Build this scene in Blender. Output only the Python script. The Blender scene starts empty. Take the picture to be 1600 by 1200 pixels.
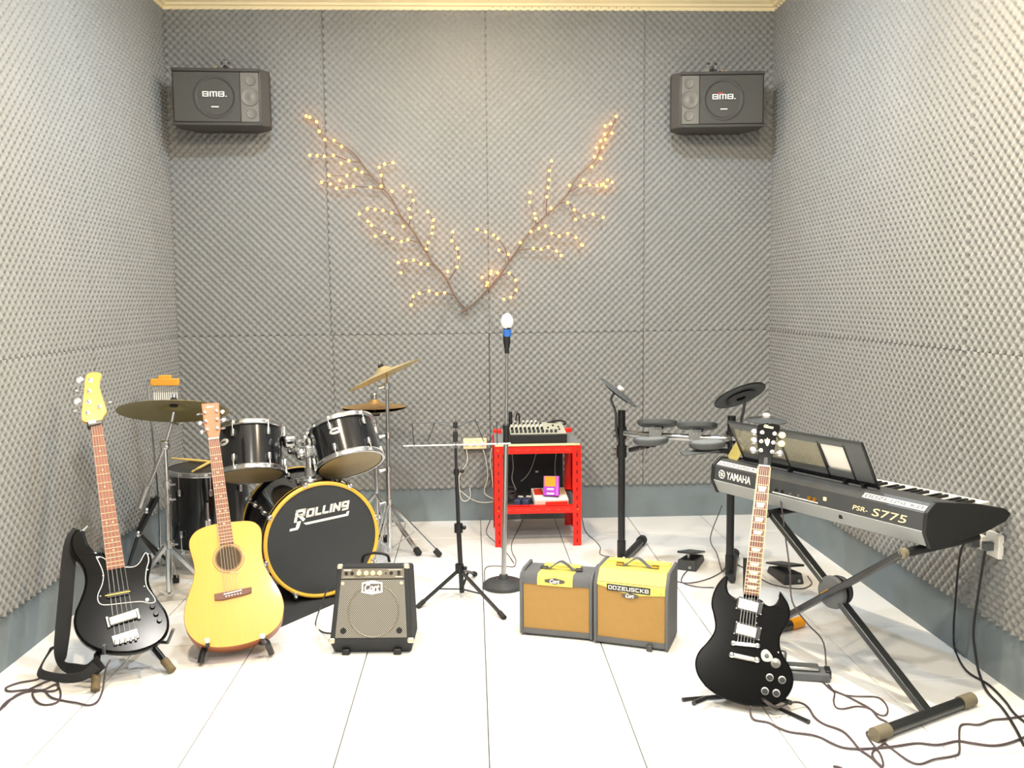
import bpy, math, random
from mathutils import Vector, Matrix
from mathutils.geometry import tessellate_polygon
random.seed(7)
V3 = Vector
PI = math.pi
C = bpy.context.scene.collection
scene = bpy.context.scene

# ---------------------------------------------------------------- camera
FPX, YAW, PITCH, ROLL, CAMH = 1400.0, 0.0430, 0.0956, -0.0107, 1.37
_f = V3((math.sin(YAW) * math.cos(PITCH), math.cos(YAW) * math.cos(PITCH), -math.sin(PITCH)))
_r0 = V3((math.cos(YAW), -math.sin(YAW), 0))
_u0 = _r0.cross(_f)
_r = _r0 * math.cos(ROLL) + _u0 * math.sin(ROLL)
_u = _u0 * math.cos(ROLL) - _r0 * math.sin(ROLL)
CAM = V3((0, 0, CAMH))
cd = bpy.data.cameras.new('camera')
cd.sensor_width = 36.0
cd.lens = FPX / 1600.0 * 36.0
cd.clip_start = 0.05
cam = bpy.data.objects.new('camera', cd)
C.objects.link(cam)
cam.matrix_world = Matrix(((_r.x, _u.x, -_f.x, 0), (_r.y, _u.y, -_f.y, 0), (_r.z, _u.z, -_f.z, CAMH), (0, 0, 0, 1)))
scene.camera = cam

# ---------------------------------------------------------------- world, exposure
w = bpy.data.worlds.new('world')
scene.world = w
w.use_nodes = True
w.node_tree.nodes['Background'].inputs[0].default_value = (0.8, 0.85, 0.9, 1)
w.node_tree.nodes['Background'].inputs[1].default_value = 0.05
scene.view_settings.view_transform = 'Standard'
scene.view_settings.look = 'None'
scene.view_settings.gamma = 1.0
scene.view_settings.use_curve_mapping = False
scene.view_settings.exposure = 0.70

# room: left wall, right wall, back wall, wall behind the camera, ceiling
XL, XR, YB, YF, ZC = -1.786, 1.848, 5.467, -1.5, 3.13
Z_SEAM, Z_BASE, Z_CROWN = 1.1585, 0.2076, 3.052
COOL, WARM, NEUT, AMBER = (0.76, 0.89, 1.0), (1.0, 0.83, 0.60), (1.0, 0.96, 0.90), (1.0, 0.72, 0.40)
LAMPS = [                     # x, y, watts of the globe, watts of the fill disk added below it, colour, where
    (-0.70, 3.95, 31, 16, COOL, 'over the drum kit'),
    (0.76, 3.95, 31, 16, COOL, 'over the electronic drum kit'),
    (0.03, 4.70, 13, 5, AMBER, 'near the back wall'),
    (-0.90, 2.35, 47, 31, WARM, 'in front of the bass guitar'),
    (1.02, 2.35, 54, 38, WARM, 'in front of the keyboard'),
    (0.03, 0.9, 46, 28, NEUT, 'in the middle of the room'),
    (-0.95, -0.3, 30, 24, NEUT, 'behind the camera beside the left wall'),
    (1.0, -0.3, 30, 24, NEUT, 'behind the camera beside the right wall'),
]

# ---------------------------------------------------------------- helpers
def ray(px, py):
    return _f + _r * ((px - 800) / FPX) - _u * ((py - 600) / FPX)
def at(px, py, Y):            # point seen at a pixel, at a known distance from the camera wall
    d = ray(px, py)
    return CAM + d * (Y / d.y)
def fl(px, py, z=0.0):        # point seen at a pixel, at a known height
    d = ray(px, py)
    return CAM + d * ((z - CAMH) / d.z)
def onx(px, py, X):
    d = ray(px, py)
    return CAM + d * (X / d.x)

def lin(h):
    c = [int(h[i:i + 2], 16) / 255 for i in (0, 2, 4)]
    return [x / 12.92 if x <= .04045 else ((x + .055) / 1.055) ** 2.4 for x in c]

MATS = {}
def mk(name, col, rough=.5, metal=0., var=.08, vscale=12., bump=0., bscale=150., coat=0., emit=0., alpha=1., trans=0., kind=None, **k):
    m = bpy.data.materials.new(name)
    m.use_nodes = True
    nt = m.node_tree
    b = nt.nodes['Principled BSDF']
    c = lin(col) if isinstance(col, str) else list(col)
    tc = nt.nodes.new('ShaderNodeTexCoord')
    no = nt.nodes.new('ShaderNodeTexNoise')
    no.inputs['Scale'].default_value = vscale
    no.inputs['Detail'].default_value = 3
    nt.links.new(tc.outputs['Object'], no.inputs['Vector'])
    mx = nt.nodes.new('ShaderNodeMix')
    mx.data_type = 'RGBA'
    mx.inputs[6].default_value = (*[x * (1 - var) for x in c], 1)
    mx.inputs[7].default_value = (*[min(1, x * (1 + var)) for x in c], 1)
    nt.links.new(no.outputs['Fac'], mx.inputs[0])
    nt.links.new(mx.outputs[2], b.inputs['Base Color'])
    b.inputs['Roughness'].default_value = rough
    b.inputs['Metallic'].default_value = metal
    b.inputs['Specular IOR Level'].default_value = k.get('spec', .5)
    if coat:
        b.inputs['Coat Weight'].default_value = coat
        b.inputs['Coat Roughness'].default_value = .06
    if emit:
        b.inputs['Emission Color'].default_value = (*c, 1)
        b.inputs['Emission Strength'].default_value = emit
    b.inputs['Alpha'].default_value = alpha
    b.inputs['Transmission Weight'].default_value = trans
    if bump:
        n2 = nt.nodes.new('ShaderNodeTexNoise')
        n2.inputs['Scale'].default_value = bscale
        n2.inputs['Detail'].default_value = 4
        nt.links.new(tc.outputs['Object'], n2.inputs['Vector'])
        bp = nt.nodes.new('ShaderNodeBump')
        bp.inputs['Strength'].default_value = bump
        bp.inputs['Distance'].default_value = .004
        nt.links.new(n2.outputs['Fac'], bp.inputs['Height'])
        nt.links.new(bp.outputs['Normal'], b.inputs['Normal'])
    if kind == 'wood':         # grain along local z
        mp = nt.nodes.new('ShaderNodeMapping')
        mp.inputs['Scale'].default_value = (60, 60, 3)
        nt.links.new(tc.outputs['Object'], mp.inputs['Vector'])
        nt.links.new(mp.outputs['Vector'], no.inputs['Vector'])
        no.inputs['Scale'].default_value = 1.5
    if kind == 'mesh':         # perforated sheet: dark round holes in a staggered grid
        sx = nt.nodes.new('ShaderNodeMapping')
        sx.inputs['Scale'].default_value = (k.get('pitch', 130),) * 3
        sx.inputs['Rotation'].default_value = (0, PI / 4, 0)
        nt.links.new(tc.outputs['Object'], sx.inputs['Vector'])
        vo = nt.nodes.new('ShaderNodeTexVoronoi')
        vo.inputs['Randomness'].default_value = 0
        vo.inputs['Scale'].default_value = 1
        vo.voronoi_dimensions = '2D'
        sep = nt.nodes.new('ShaderNodeSeparateXYZ'); com = nt.nodes.new('ShaderNodeCombineXYZ')
        nt.links.new(sx.outputs['Vector'], sep.inputs[0])
        nt.links.new(sep.outputs[0], com.inputs[0]); nt.links.new(sep.outputs[2], com.inputs[1])
        nt.links.new(com.outputs[0], vo.inputs['Vector'])
        rp = nt.nodes.new('ShaderNodeValToRGB')
        rp.color_ramp.elements[0].position = .30; rp.color_ramp.elements[0].color = (.012, .012, .012, 1)
        rp.color_ramp.elements[1].position = .40; rp.color_ramp.elements[1].color = (*c, 1)
        nt.links.new(vo.outputs['Distance'], rp.inputs[0])
        nt.links.new(rp.outputs[0], b.inputs['Base Color'])
    if kind == 'weave':
        wv = nt.nodes.new('ShaderNodeTexWave'); wv.inputs['Scale'].default_value = 170; wv.bands_direction = 'X'
        w2 = nt.nodes.new('ShaderNodeTexWave'); w2.inputs['Scale'].default_value = 170; w2.bands_direction = 'Z'
        nt.links.new(tc.outputs['Object'], wv.inputs['Vector']); nt.links.new(tc.outputs['Object'], w2.inputs['Vector'])
        ad = nt.nodes.new('ShaderNodeMath'); ad.operation = 'ADD'
        nt.links.new(wv.outputs['Fac'], ad.inputs[0]); nt.links.new(w2.outputs['Fac'], ad.inputs[1])
        bp = nt.nodes.new('ShaderNodeBump'); bp.inputs['Strength'].default_value = .4; bp.inputs['Distance'].default_value = .001
        nt.links.new(ad.outputs[0], bp.inputs['Height']); nt.links.new(bp.outputs['Normal'], b.inputs['Normal'])
    MATS[name] = m
    return m

class MB:
    """collects shapes; build() links them as one mesh object"""
    def __init__(s):
        s.v = []; s.f = []
    def add(s, vs, fs):
        n = len(s.v)
        s.v += [V3(p) for p in vs]
        s.f += [[i + n for i in q] for q in fs]
        return s
    def box(s, c, d, R=None):
        c = V3(c); x, y, z = d[0] / 2, d[1] / 2, d[2] / 2
        vs = [V3((a, b, e)) for a in (-x, x) for b in (-y, y) for e in (-z, z)]
        if R is not None: vs = [R @ p for p in vs]
        return s.add([c + p for p in vs], [(0, 1, 3, 2), (4, 6, 7, 5), (0, 4, 5, 1), (2, 3, 7, 6), (0, 2, 6, 4), (1, 5, 7, 3)])
    def bar(s, a, b, wd, ht, up=(0, 0, 1)):     # rectangular bar from a to b
        a, b = V3(a), V3(b); z = (b - a).normalized(); u = V3(up)
        x = u.cross(z)
        if x.length < 1e-4: x = V3((1, 0, 0)).cross(z)
        x.normalize(); y = z.cross(x)
        vs = [p + x * (i * wd / 2) + y * (j * ht / 2) for p in (a, b) for i, j in ((-1, -1), (1, -1), (1, 1), (-1, 1))]
        return s.add(vs, [(3, 2, 1, 0), (4, 5, 6, 7), (0, 1, 5, 4), (1, 2, 6, 5), (2, 3, 7, 6), (3, 0, 4, 7)])
    def cyl(s, a, b, r, r2=None, n=14, cap=True):
        return s.tube([a, b], [r, r if r2 is None else r2], n, cap)
    def tube(s, pts, r, n=8, cap=True, closed=False):
        pts = [V3(p) for p in pts]; m = len(pts)
        rs = r if isinstance(r, (list, tuple)) else [r] * m
        T = []
        for i in range(m):
            if closed: t = pts[(i + 1) % m] - pts[i - 1]
            else: t = pts[min(i + 1, m - 1)] - pts[max(i - 1, 0)]
            T.append(t.normalized() if t.length > 1e-9 else V3((0, 0, 1)))
        x = T[0].orthogonal().normalized()
        vs = []
        for i in range(m):
            x = (x - T[i] * x.dot(T[i]))
            x = x.normalized() if x.length > 1e-6 else T[i].orthogonal().normalized()
            y = T[i].cross(x)
            for k in range(n):
                a = 2 * PI * k / n
                vs.append(pts[i] + (x * math.cos(a) + y * math.sin(a)) * rs[i])
        fs = []
        for i in range(m if closed else m - 1):
            j = (i + 1) % m
            for k in range(n):
                fs.append((i * n + k, i * n + (k + 1) % n, j * n + (k + 1) % n, j * n + k))
        if cap and not closed:
            fs += [tuple(range(n - 1, -1, -1)), tuple((m - 1) * n + k for k in range(n))]
        return s.add(vs, fs)
    def lathe(s, prof, o=(0, 0, 0), ax=(0, 0, 1), n=32, closed=False, xd=None):   # prof: (radius, height)
        o = V3(o); z = V3(ax).normalized()
        x = z.orthogonal().normalized() if xd is None else V3(xd).normalized(); y = z.cross(x)
        vs = []; ids = []
        for r, h in prof:
            if r < 1e-6:
                ids.append([len(vs)]); vs.append(o + z * h)
            else:
                ids.append(list(range(len(vs), len(vs) + n)))
                for k in range(n):
                    a = 2 * PI * k / n
                    vs.append(o + z * h + (x * math.cos(a) + y * math.sin(a)) * r)
        fs = []
        seq = list(zip(ids[:-1], ids[1:])) + ([(ids[-1], ids[0])] if closed else [])
        for A, B in seq:
            for k in range(n):
                k2 = (k + 1) % n
                if len(A) == 1 and len(B) == 1: continue
                if len(A) == 1: fs.append((A[0], B[k2], B[k]))
                elif len(B) == 1: fs.append((A[k], A[k2], B[0]))
                else: fs.append((A[k], A[k2], B[k2], B[k]))
        return s.add(vs, fs)
    def torus(s, o, ax, R, r, n=32, m=8, flat=1.0):
        return s.lathe([(R + r * math.cos(2 * PI * k / m), flat * r * math.sin(2 * PI * k / m)) for k in range(m)], o, ax, n, closed=True)
    def ball(s, o, r, n=12, m=7, sc=(1, 1, 1)):
        p = [(r * math.sin(PI * k / m), -r * math.cos(PI * k / m)) for k in range(m + 1)]
        q = MB().lathe(p, (0, 0, 0), (0, 0, 1), n)
        o = V3(o)
        return s.add([o + V3((a.x * sc[0], a.y * sc[1], a.z * sc[2])) for a in q.v], q.f)
    def prism(s, pts, y0, y1, fn=None):       # outline in (x, z), from y0 (front) to y1 (back)
        if fn is None: fn = lambda x, y, z: (x, y, z)
        n = len(pts)
        ar = sum(pts[i][0] * pts[(i + 1) % n][1] - pts[(i + 1) % n][0] * pts[i][1] for i in range(n))
        if ar < 0: pts = pts[::-1]
        vs = [fn(x, y0, z) for x, z in pts] + [fn(x, y1, z) for x, z in pts]
        fs = [tuple(range(n)), tuple(range(2 * n - 1, n - 1, -1))]
        fs += [(i, i + n, (i + 1) % n + n, (i + 1) % n) for i in range(n)]
        return s.add(vs, fs)
    def xf(s, M):
        s.v = [M @ p for p in s.v]
        return s
    def mesh(s, name, mat, ang=38):
        me = bpy.data.meshes.new(name)
        me.from_pydata([tuple(p) for p in s.v], [], s.f)
        me.materials.append(mat if not isinstance(mat, str) else MATS[mat])
        me.polygons.foreach_set('use_smooth', [True] * len(me.polygons))
        me.set_sharp_from_angle(angle=math.radians(ang))
        me.update()
        return me
    def build(s, name, mat, parent=None, bevel=0, world=False, seg=2, ang=38):
        if world and parent is not None:
            s.xf(WM[parent.name].inverted())
        o = bpy.data.objects.new(name, s.mesh(name, mat, ang))
        C.objects.link(o)
        if parent is not None:
            o.parent = parent
            WM[o.name] = WM[parent.name]
        else:
            WM[o.name] = Matrix()
        if bevel:
            b = o.modifiers.new('bevel', 'BEVEL')
            b.width = bevel; b.segments = seg; b.limit_method = 'ANGLE'; b.angle_limit = math.radians(40)
            b.harden_normals = False
        return o

WM = {}
def inst(name, me, parent, M=Matrix(), world=False):
    o = bpy.data.objects.new(name, me)
    C.objects.link(o)
    if parent is not None:
        o.parent = parent
        o.matrix_local = (WM[parent.name].inverted() @ M) if world else M
        WM[o.name] = WM[parent.name] @ o.matrix_local
    else:
        o.matrix_world = M; WM[o.name] = M.copy()
    return o
def tag(o, label, cat, group=None, kind=None):
    if label: o['label'] = label
    if cat: o['category'] = cat
    if group: o['group'] = group
    if kind: o['kind'] = kind
    return o
def thing(name, label, cat, M=Matrix(), group=None):
    o = bpy.data.objects.new(name, None)
    C.objects.link(o)
    if not isinstance(M, Matrix): M = Matrix.Translation(V3(M))
    o.matrix_world = M
    o.empty_display_size = .05
    WM[o.name] = M.copy()
    return tag(o, label, cat, group)
def centre(o):
    """move a top-level mesh's origin to its base, keeping the shape in place"""
    me = o.data
    xs = [v.co for v in me.vertices]
    b = V3(((min(p.x for p in xs) + max(p.x for p in xs)) / 2, (min(p.y for p in xs) + max(p.y for p in xs)) / 2, min(p.z for p in xs)))
    me.transform(Matrix.Translation(-b)); o.location = b
    return o
def frame(o, x, y, z):
    return Matrix(((x.x, y.x, z.x, o.x), (x.y, y.y, z.y, o.y), (x.z, y.z, z.z, o.z), (0, 0, 0, 1)))
def axframe(o, z, xhint=(1, 0, 0)):
    z = V3(z).normalized(); x = V3(xhint); x = (x - z * x.dot(z)).normalized()
    return frame(V3(o), x, z.cross(x), z)
def yawframe(o, deg):
    return Matrix.Translation(V3(o)) @ Matrix.Rotation(math.radians(deg), 4, 'Z')
def smooth(pts, n=6, closed=False):           # Catmull-Rom
    P = [V3(p) if len(p) == 3 else V3((p[0], p[1], 0)) for p in pts]
    m = len(P); out = []
    for i in range(m if closed else m - 1):
        a = P[(i - 1) % m] if closed or i > 0 else P[0] * 2 - P[1]
        b, c = P[i], P[(i + 1) % m]
        d = P[(i + 2) % m] if closed or i + 2 < m else P[m - 1] * 2 - P[m - 2]
        for k in range(n):
            t = k / n
            out.append(.5 * ((2 * b) + (c - a) * t + (2 * a - 5 * b + 4 * c - d) * t * t + (3 * b - a - 3 * c + d) * t ** 3))
    if not closed: out.append(P[-1].copy())
    return out
def text_mb(s, wd, ht, shear=0., bold=0., depth=.0008):
    """lettering as a flat solid, in local x (right) / z (up), centred, front at y = -depth"""
    cu = bpy.data.curves.new('txt', 'FONT')
    cu.body = s; cu.shear = shear; cu.offset = bold; cu.extrude = 0; cu.resolution_u = 3
    o = bpy.data.objects.new('txt', cu)
    C.objects.link(o)
    dg = bpy.context.evaluated_depsgraph_get()
    me = o.evaluated_get(dg).to_mesh()
    vs = [v.co.copy() for v in me.vertices]; fs = [tuple(p.vertices) for p in me.polygons]
    o.evaluated_get(dg).to_mesh_clear()
    bpy.data.objects.remove(o); bpy.data.curves.remove(cu)
    x0, x1 = min(p.x for p in vs), max(p.x for p in vs); y0, y1 = min(p.y for p in vs), max(p.y for p in vs)
    q = [((p.x - (x0 + x1) / 2) * wd / (x1 - x0), (p.y - (y0 + y1) / 2) * ht / (y1 - y0)) for p in vs]
    mb = MB()
    mb.add([(a, -depth, b) for a, b in q], fs)
    # side walls along boundary edges
    cnt = {}
    for f in fs:
        for i in range(len(f)):
            e = (f[i], f[(i + 1) % len(f)]); cnt[e] = 1
    n = len(mb.v)
    mb.v += [V3((a, 0, b)) for a, b in q]
    for (a, b) in list(cnt):
        if (b, a) not in cnt: mb.f.append([b, a, a + n, b + n])
    return mb

STROKES = {
    'R': [[(0, 0), (0, 1), (.8, 1), (.8, .5), (0, .5)], [(.35, .5), (.85, 0)]], 'O': [[(0, 0), (0, 1), (.8, 1), (.8, 0), (0, 0)]], 'L': [[(0, 1), (0, 0), (.62, 0)]],
    'I': [[(0, 0), (0, 1)]], 'N': [[(0, 0), (0, 1), (.8, 0), (.8, 1)]], 'G': [[(.8, .38), (0, .38), (0, 1), (.8, 1), (.8, -.12), (.2, -.12)]],
    'B': [[(.8, .60), (.8, 1), (0, 1), (0, 0), (.8, 0), (.8, .40)], [(.30, .5), (.70, .5)]], 'M': [[(0, 0), (0, 1), (1.0, 1), (1.0, 0)], [(.5, 1), (.5, .0)]], '.': [[(0, 0), (0, .02)]],
    'D': [[(0, 0), (0, 1), (.6, 1), (.8, .8), (.8, 0), (0, 0)]], 'Z': [[(0, 1), (.8, 1), (0, 0), (.8, 0)]], 'E': [[(.8, 1), (0, 1), (0, 0), (.8, 0)], [(0, .5), (.7, .5)]],
    'U': [[(0, 1), (0, 0), (.8, 0), (.8, 1)]], 'S': [[(.8, 1), (0, 1), (0, .5), (.8, .5), (.8, 0), (0, 0)]], 'C': [[(.8, 1), (0, 1), (0, 0), (.8, 0)]], 'K': [[(0, 0), (0, 1)], [(.75, 1), (.1, .5), (.8, 0)]]}
def stroke_mb(s, wd, ht, th=.22, shear=0., gap=.22, depth=.0008):
    """block lettering out of straight strokes, in local x / z, centred, front at y = -depth"""
    segs = []; x = 0.
    for ch in s:
        P = STROKES[ch]; w_ = max(q[0] for l in P for q in l)
        for l in P:
            for a, b in zip(l[:-1], l[1:]): segs.append((x + a[0], a[1], x + b[0], b[1]))
        x += w_ + th + gap
    tot = x - gap - th
    out = []
    for a, b, c, d in segs:
        L = math.hypot(c - a, d - b); ux, uy = (c - a) / L, (d - b) / L; h = th / 2
        out.append([(a - ux * h - uy * h, b - uy * h + ux * h), (c + ux * h - uy * h, d + uy * h + ux * h), (c + ux * h + uy * h, d + uy * h - ux * h), (a - ux * h + uy * h, b - uy * h - ux * h)])
    xs = [q[0] for o in out for q in o]; ys = [q[1] for o in out for q in o]
    x0, x1, y0, y1 = min(xs), max(xs), min(ys), max(ys)
    mb = MB()
    for o in out:
        pts = [((p - (x0 + x1) / 2) * wd / (x1 - x0) + (q - (y0 + y1) / 2) * ht / (y1 - y0) * shear, (q - (y0 + y1) / 2) * ht / (y1 - y0)) for p, q in o]
        mb.prism(pts, -depth, 0)
    return mb

# ---------------------------------------------------------------- materials
mk('foam', '8d8e8c', .95, var=.10, vscale=3, bump=.3, bscale=400)
mk('wallpaint', '888886', .9, var=.05)
mk('baseboard', '7a858a', .75, var=.22, vscale=5, bump=.15, bscale=60)
mk('ceiling', 'e9e4da', .8, var=.03)
mk('crown', 'f4e4ba', .6, var=.05)
mk('tile', 'f2f2f0', .2, var=.005, vscale=2)
mk('grout', '4c4c4a', .9)
mk('black', '141517', .45, var=.15)
mk('black_satin', '1d1f22', .35, var=.15)
mk('black_gloss', '08090a', .17, var=.15, spec=.16)
mk('nickel', 'a9a8a2', .28, metal=1., var=.05)
mk('badge_silver', 'd4d4d0', .35, metal=.2)
mk('black_rough', '232427', .85, var=.2, bump=.4, bscale=300)
mk('rubber', '2b2b2b', .9)
mk('rubber_tan', '6d5f45', .85)
mk('rubber_grey', '77705e', .85)
mk('chrome', 'dcdee0', .19, metal=1., var=.04)
mk('steel', 'b9bbbb', .3, metal=1., var=.08)
mk('dark_steel', '55585a', .35, metal=.9)
mk('white', 'f0efe9', .5, var=.03)
mk('white_plastic', 'e9e7df', .4, var=.03)
mk('cream', 'efe0b0', .5, var=.04)
mk('print_white', 'f4f4f0', .6, var=.01)
mk('print_dark', '26282a', .6)
mk('grey_plastic', '5a5e61', .5, var=.08)
mk('grey_dark', '3a3d40', .5, var=.08)
mk('maple', 'dda938', .35, var=.1, kind='wood', coat=.3)
mk('rosewood', '84492f', .5, var=.22, kind='wood')
mk('rosewood_dark', '6b4334', .5, var=.2, kind='wood')
mk('mahogany', 'a35c30', .4, var=.18, kind='wood')
mk('spruce', 'd89c22', .32, var=.07, kind='wood', coat=.3)
mk('rosette', '8a5e10', .4, var=.2)
mk('hole', '4b3a22', .8)
mk('binding', 'f0dc9a', .5)
mk('pearl', 'f3e7c4', .35, var=.15, vscale=80)
mk('drum_black', '14161a', .16, var=.3, vscale=200, coat=.7)
mk('drumhead_dark', '34383c', .5, var=.12, vscale=4)
mk('drumhead_clear', '9c8a62', .35, var=.25, vscale=9)
mk('hoop_wood', 'f0bc48', .35, var=.12, coat=.3)
mk('bronze', 'd8c490', .4, metal=.55, var=.15, vscale=20)
mk('bronze_dark', '8c8154', .4, metal=.55, var=.2, vscale=20)
mk('bronze_red', 'c09a60', .4, metal=.6, var=.25, vscale=15)
mk('chime_wood', 'e0a036', .5, var=.12)
mk('stick', 'ecc873', .5)
mk('red_paint', 'f01c08', .38, var=.06)
mk('slot_dark', '4a100a', .8)
mk('plywood', 'f3e2a4', .6)
mk('mixer_grey', 'b9b9a8', .5, var=.06)
mk('amp_tolex', '606367', .75, var=.12, bump=.4, bscale=500)
mk('amp_black', '2a2c2f', .8, var=.2, bump=.5, bscale=400)
mk('amp_panel', '7d776a', .4, metal=.3)
mk('grille_mesh', '95938a', .5, kind='mesh', pitch=170)
mk('grille_dark_mesh', '55585a', .6, kind='mesh', pitch=300)
mk('grille_cloth', 'a8854c', .85, var=.06, vscale=40, kind='weave')
mk('amp_yellow', 'e6d468', .45, var=.03)
mk('badge_dark', '57504d', .5)
mk('corner_metal', 'd8d2bc', .35, metal=.6)
mk('strap', '1b1c1e', .8, var=.2)
mk('cable_dark', '4a3f44', .6)
mk('cable_black', '232326', .55)
mk('cable_white', 'e4ded0', .5)
mk('cable_grey', '8a8a86', .5)
mk('twig', '6d5c50', .7, var=.2)
mk('speaker_box', '403e3c', .55, var=.12)
mk('speaker_grille', '5a5954', .7, kind='mesh', pitch=330)
mk('speaker_silver', '6f6d67', .45, metal=.2)
mk('rubber_pad', '505456', .7)
mk('pad_top', '84898a', .65)
mk('keyboard_dark', '3d4043', .42, var=.06)
mk('keyboard_floorlit', '9a9fa1', .5, var=.06)
mk('keyboard_end', '17191b', .5)
mk('key_white', 'efece2', .3, var=.02)
mk('clear_plastic', '9a9478', .25, alpha=.45)
mk('paper', 'f2f0ea', .8, var=.02)
mk('gold', 'c79a3e', .3, metal=.9)
mk('orange', 'f2a012', .5)
mk('yellow_label', 'd8d23a', .6)
mk('blue_tape', '2a63b8', .5)
mk('mic_foam', 'eceef0', .9, bump=.5, bscale=200)
mk('purple', 'a93ac4', .5, var=.05)
mk('purple_light', 'd767d8', .5, var=.05)
mk('box_orange', 'efa81e', .5, var=.3, vscale=40)
mk('box_red', 'e2412f', .5)
mk('box_white', 'ece7dc', .6)
mk('box_tan', 'd6b287', .6)
mk('navy', '39435e', .5)
mk('card_yellow', '9c904e', .8, var=.15, vscale=60)
mk('sticker_blue', '36589a', .4)
mk('lamp_rim', 'e8e6e0', .5)
mk('led_bulb', (1.0, .36, .03), .4, emit=10., var=0.)
mk('chime_metal', 'eeeeea', .3, metal=.3)
mk('rosewood_deep', '6e3a24', .5, var=.22, kind='wood')
mk('board_grey', '7f8385', .6)

# ---------------------------------------------------------------- structure
def struct(o):
    o['kind'] = 'structure'
    return o
floor = struct(MB().box(((XL + XR) / 2, (YF + YB) / 2, -.056), (XR - XL + .3, YB - YF + .3, .1)).build('floor', 'grout'))
TX, TY, GAP = .460, .5125, .0045
tile_meshes = {}
def tile(x0, x1, y0, y1):
    x0, x1, y0, y1 = max(x0, XL) + GAP / 2, min(x1, XR) - GAP / 2, max(y0, YF) + GAP / 2, min(y1, YB) - GAP / 2
    if x1 - x0 < .02 or y1 - y0 < .02: return
    key = (round(x1 - x0, 3), round(y1 - y0, 3))
    if key not in tile_meshes:
        a, b = key; e = .0012
        mb = MB(); v = [(0, 0, -.006), (a, 0, -.006), (a, b, -.006), (0, b, -.006), (0, 0, -e), (a, 0, -e), (a, b, -e), (0, b, -e), (e, e, 0), (a - e, e, 0), (a - e, b - e, 0), (e, b - e, 0)]
        f = [(8, 9, 10, 11)]
        for i in range(4):
            j = (i + 1) % 4
            f += [(i, j, j + 4, i + 4), (i + 4, j + 4, j + 8, i + 8)]
        tile_meshes[key] = mb.add(v, f).mesh('floor_tile', 'tile', ang=15)
    inst('floor_tile', tile_meshes[key], floor, Matrix.Translation((x0, y0, 0)))
for i in range(-4, 4):
    for j in range(-8, 6):
        tile(.03 + TX * i, .03 + TX * (i + 1), 2.5 + TY * j, 2.5 + TY * (j + 1))

def wall(name, c, d):
    return struct(MB().box(c, d).build(name, 'wallpaint'))
wall_back = wall('wall_back', ((XL + XR) / 2, YB + .05, ZC / 2), (XR - XL + .2, .1, ZC))
wall_left = wall('wall_left', (XL - .05, (YF + YB) / 2, ZC / 2), (.1, YB - YF, ZC))
wall_right = wall('wall_right', (XR + .05, (YF + YB) / 2, ZC / 2), (.1, YB - YF, ZC))
wall_front = wall('wall_front', ((XL + XR) / 2, YF - .05, ZC / 2), (XR - XL + .2, .1, ZC))
ceiling = struct(MB().box(((XL + XR) / 2, (YF + YB) / 2, ZC + .05), (XR - XL + .2, YB - YF + .2, .1)).build('ceiling', 'ceiling'))

# egg-crate foam sheets, glued edge to edge
FP, FA, FT = .0455, .0098, .011
foam_meshes = {}
def foam_mesh(wd, ht):
    key = (round(wd, 2), round(ht, 2))
    if key in foam_meshes: return foam_meshes[key]
    nx, ny = int(wd / (FP / 6.5)), int(ht / (FP / 6.5))
    v = []; f = []
    for j in range(ny + 1):
        y = ht * j / ny
        for i in range(nx + 1):
            x = wd * i / nx
            e = min(x, wd - x, y, ht - y)
            k = min(1, e / .010)
            z = FT + FA * (1 + math.cos(2 * PI * x / FP) * math.cos(2 * PI * y / FP)) 
            z = z * (.94 + .06 * k)
            v.append((x, y, z))
    for j in range(ny):
        for i in range(nx):
            a = j * (nx + 1) + i
            f.append((a, a + 1, a + nx + 2, a + nx + 1))
    # skirt down to the wall
    rim = [i for i in range(nx + 1)] + [j * (nx + 1) + nx for j in range(1, ny + 1)] + [ny * (nx + 1) + i for i in range(nx - 1, -1, -1)] + [j * (nx + 1) for j in range(ny - 1, 0, -1)]
    n = len(v)
    v += [(v[i][0], v[i][1], 0) for i in rim]
    m = len(rim)
    for k in range(m):
        f.append((rim[(k + 1) % m], rim[k], n + k, n + (k + 1) % m))
    foam_meshes[key] = MB().add(v, f).mesh('foam_sheet', 'foam', ang=80)
    return foam_meshes[key]
SG_ = .0004
def sheet(wallobj, o, xd, zout, wd, ht):
    x = V3(xd); z = V3(zout); y = V3((0, 0, 1))
    M = frame(V3(o) + x * SG_ + y * SG_ + z * random.uniform(.000, .004), x, y, z)
    inst('foam_sheet', foam_mesh(wd - 2 * SG_, ht - 2 * SG_), wallobj, M, world=True)
hU, hL = Z_CROWN - Z_SEAM + .02, Z_SEAM - Z_BASE
for a, b in ((XL, -.852), (-.852, .100), (.100, 1.043), (1.043, XR)):
    sheet(wall_back, (a, YB, Z_SEAM), (1, 0, 0), (0, -1, 0), b - a, hU)
for a, b in ((XL, -.845), (-.845, .100), (.100, 1.043), (1.043, XR)):
    sheet(wall_back, (a, YB, Z_BASE), (1, 0, 0), (0, -1, 0), b - a, hL)
ys = [YB - .022, 4.25, 3.15, 2.05, .95, -.15, -1.25]
for b, a in zip(ys[:-1], ys[1:]):
    sheet(wall_left, (XL, a, Z_SEAM), (0, 1, 0), (1, 0, 0), b - a, hU)
    sheet(wall_left, (XL, a, Z_BASE), (0, 1, 0), (1, 0, 0), b - a, hL)
ys = [YB - .022, 4.35, 3.25, 2.15, 1.05, -.05, -1.15]
for b, a in zip(ys[:-1], ys[1:]):
    sheet(wall_right, (XR, b, Z_SEAM), (0, -1, 0), (-1, 0, 0), b - a, hU)
    sheet(wall_right, (XR, b, Z_BASE), (0, -1, 0), (-1, 0, 0), b - a, hL)

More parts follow.
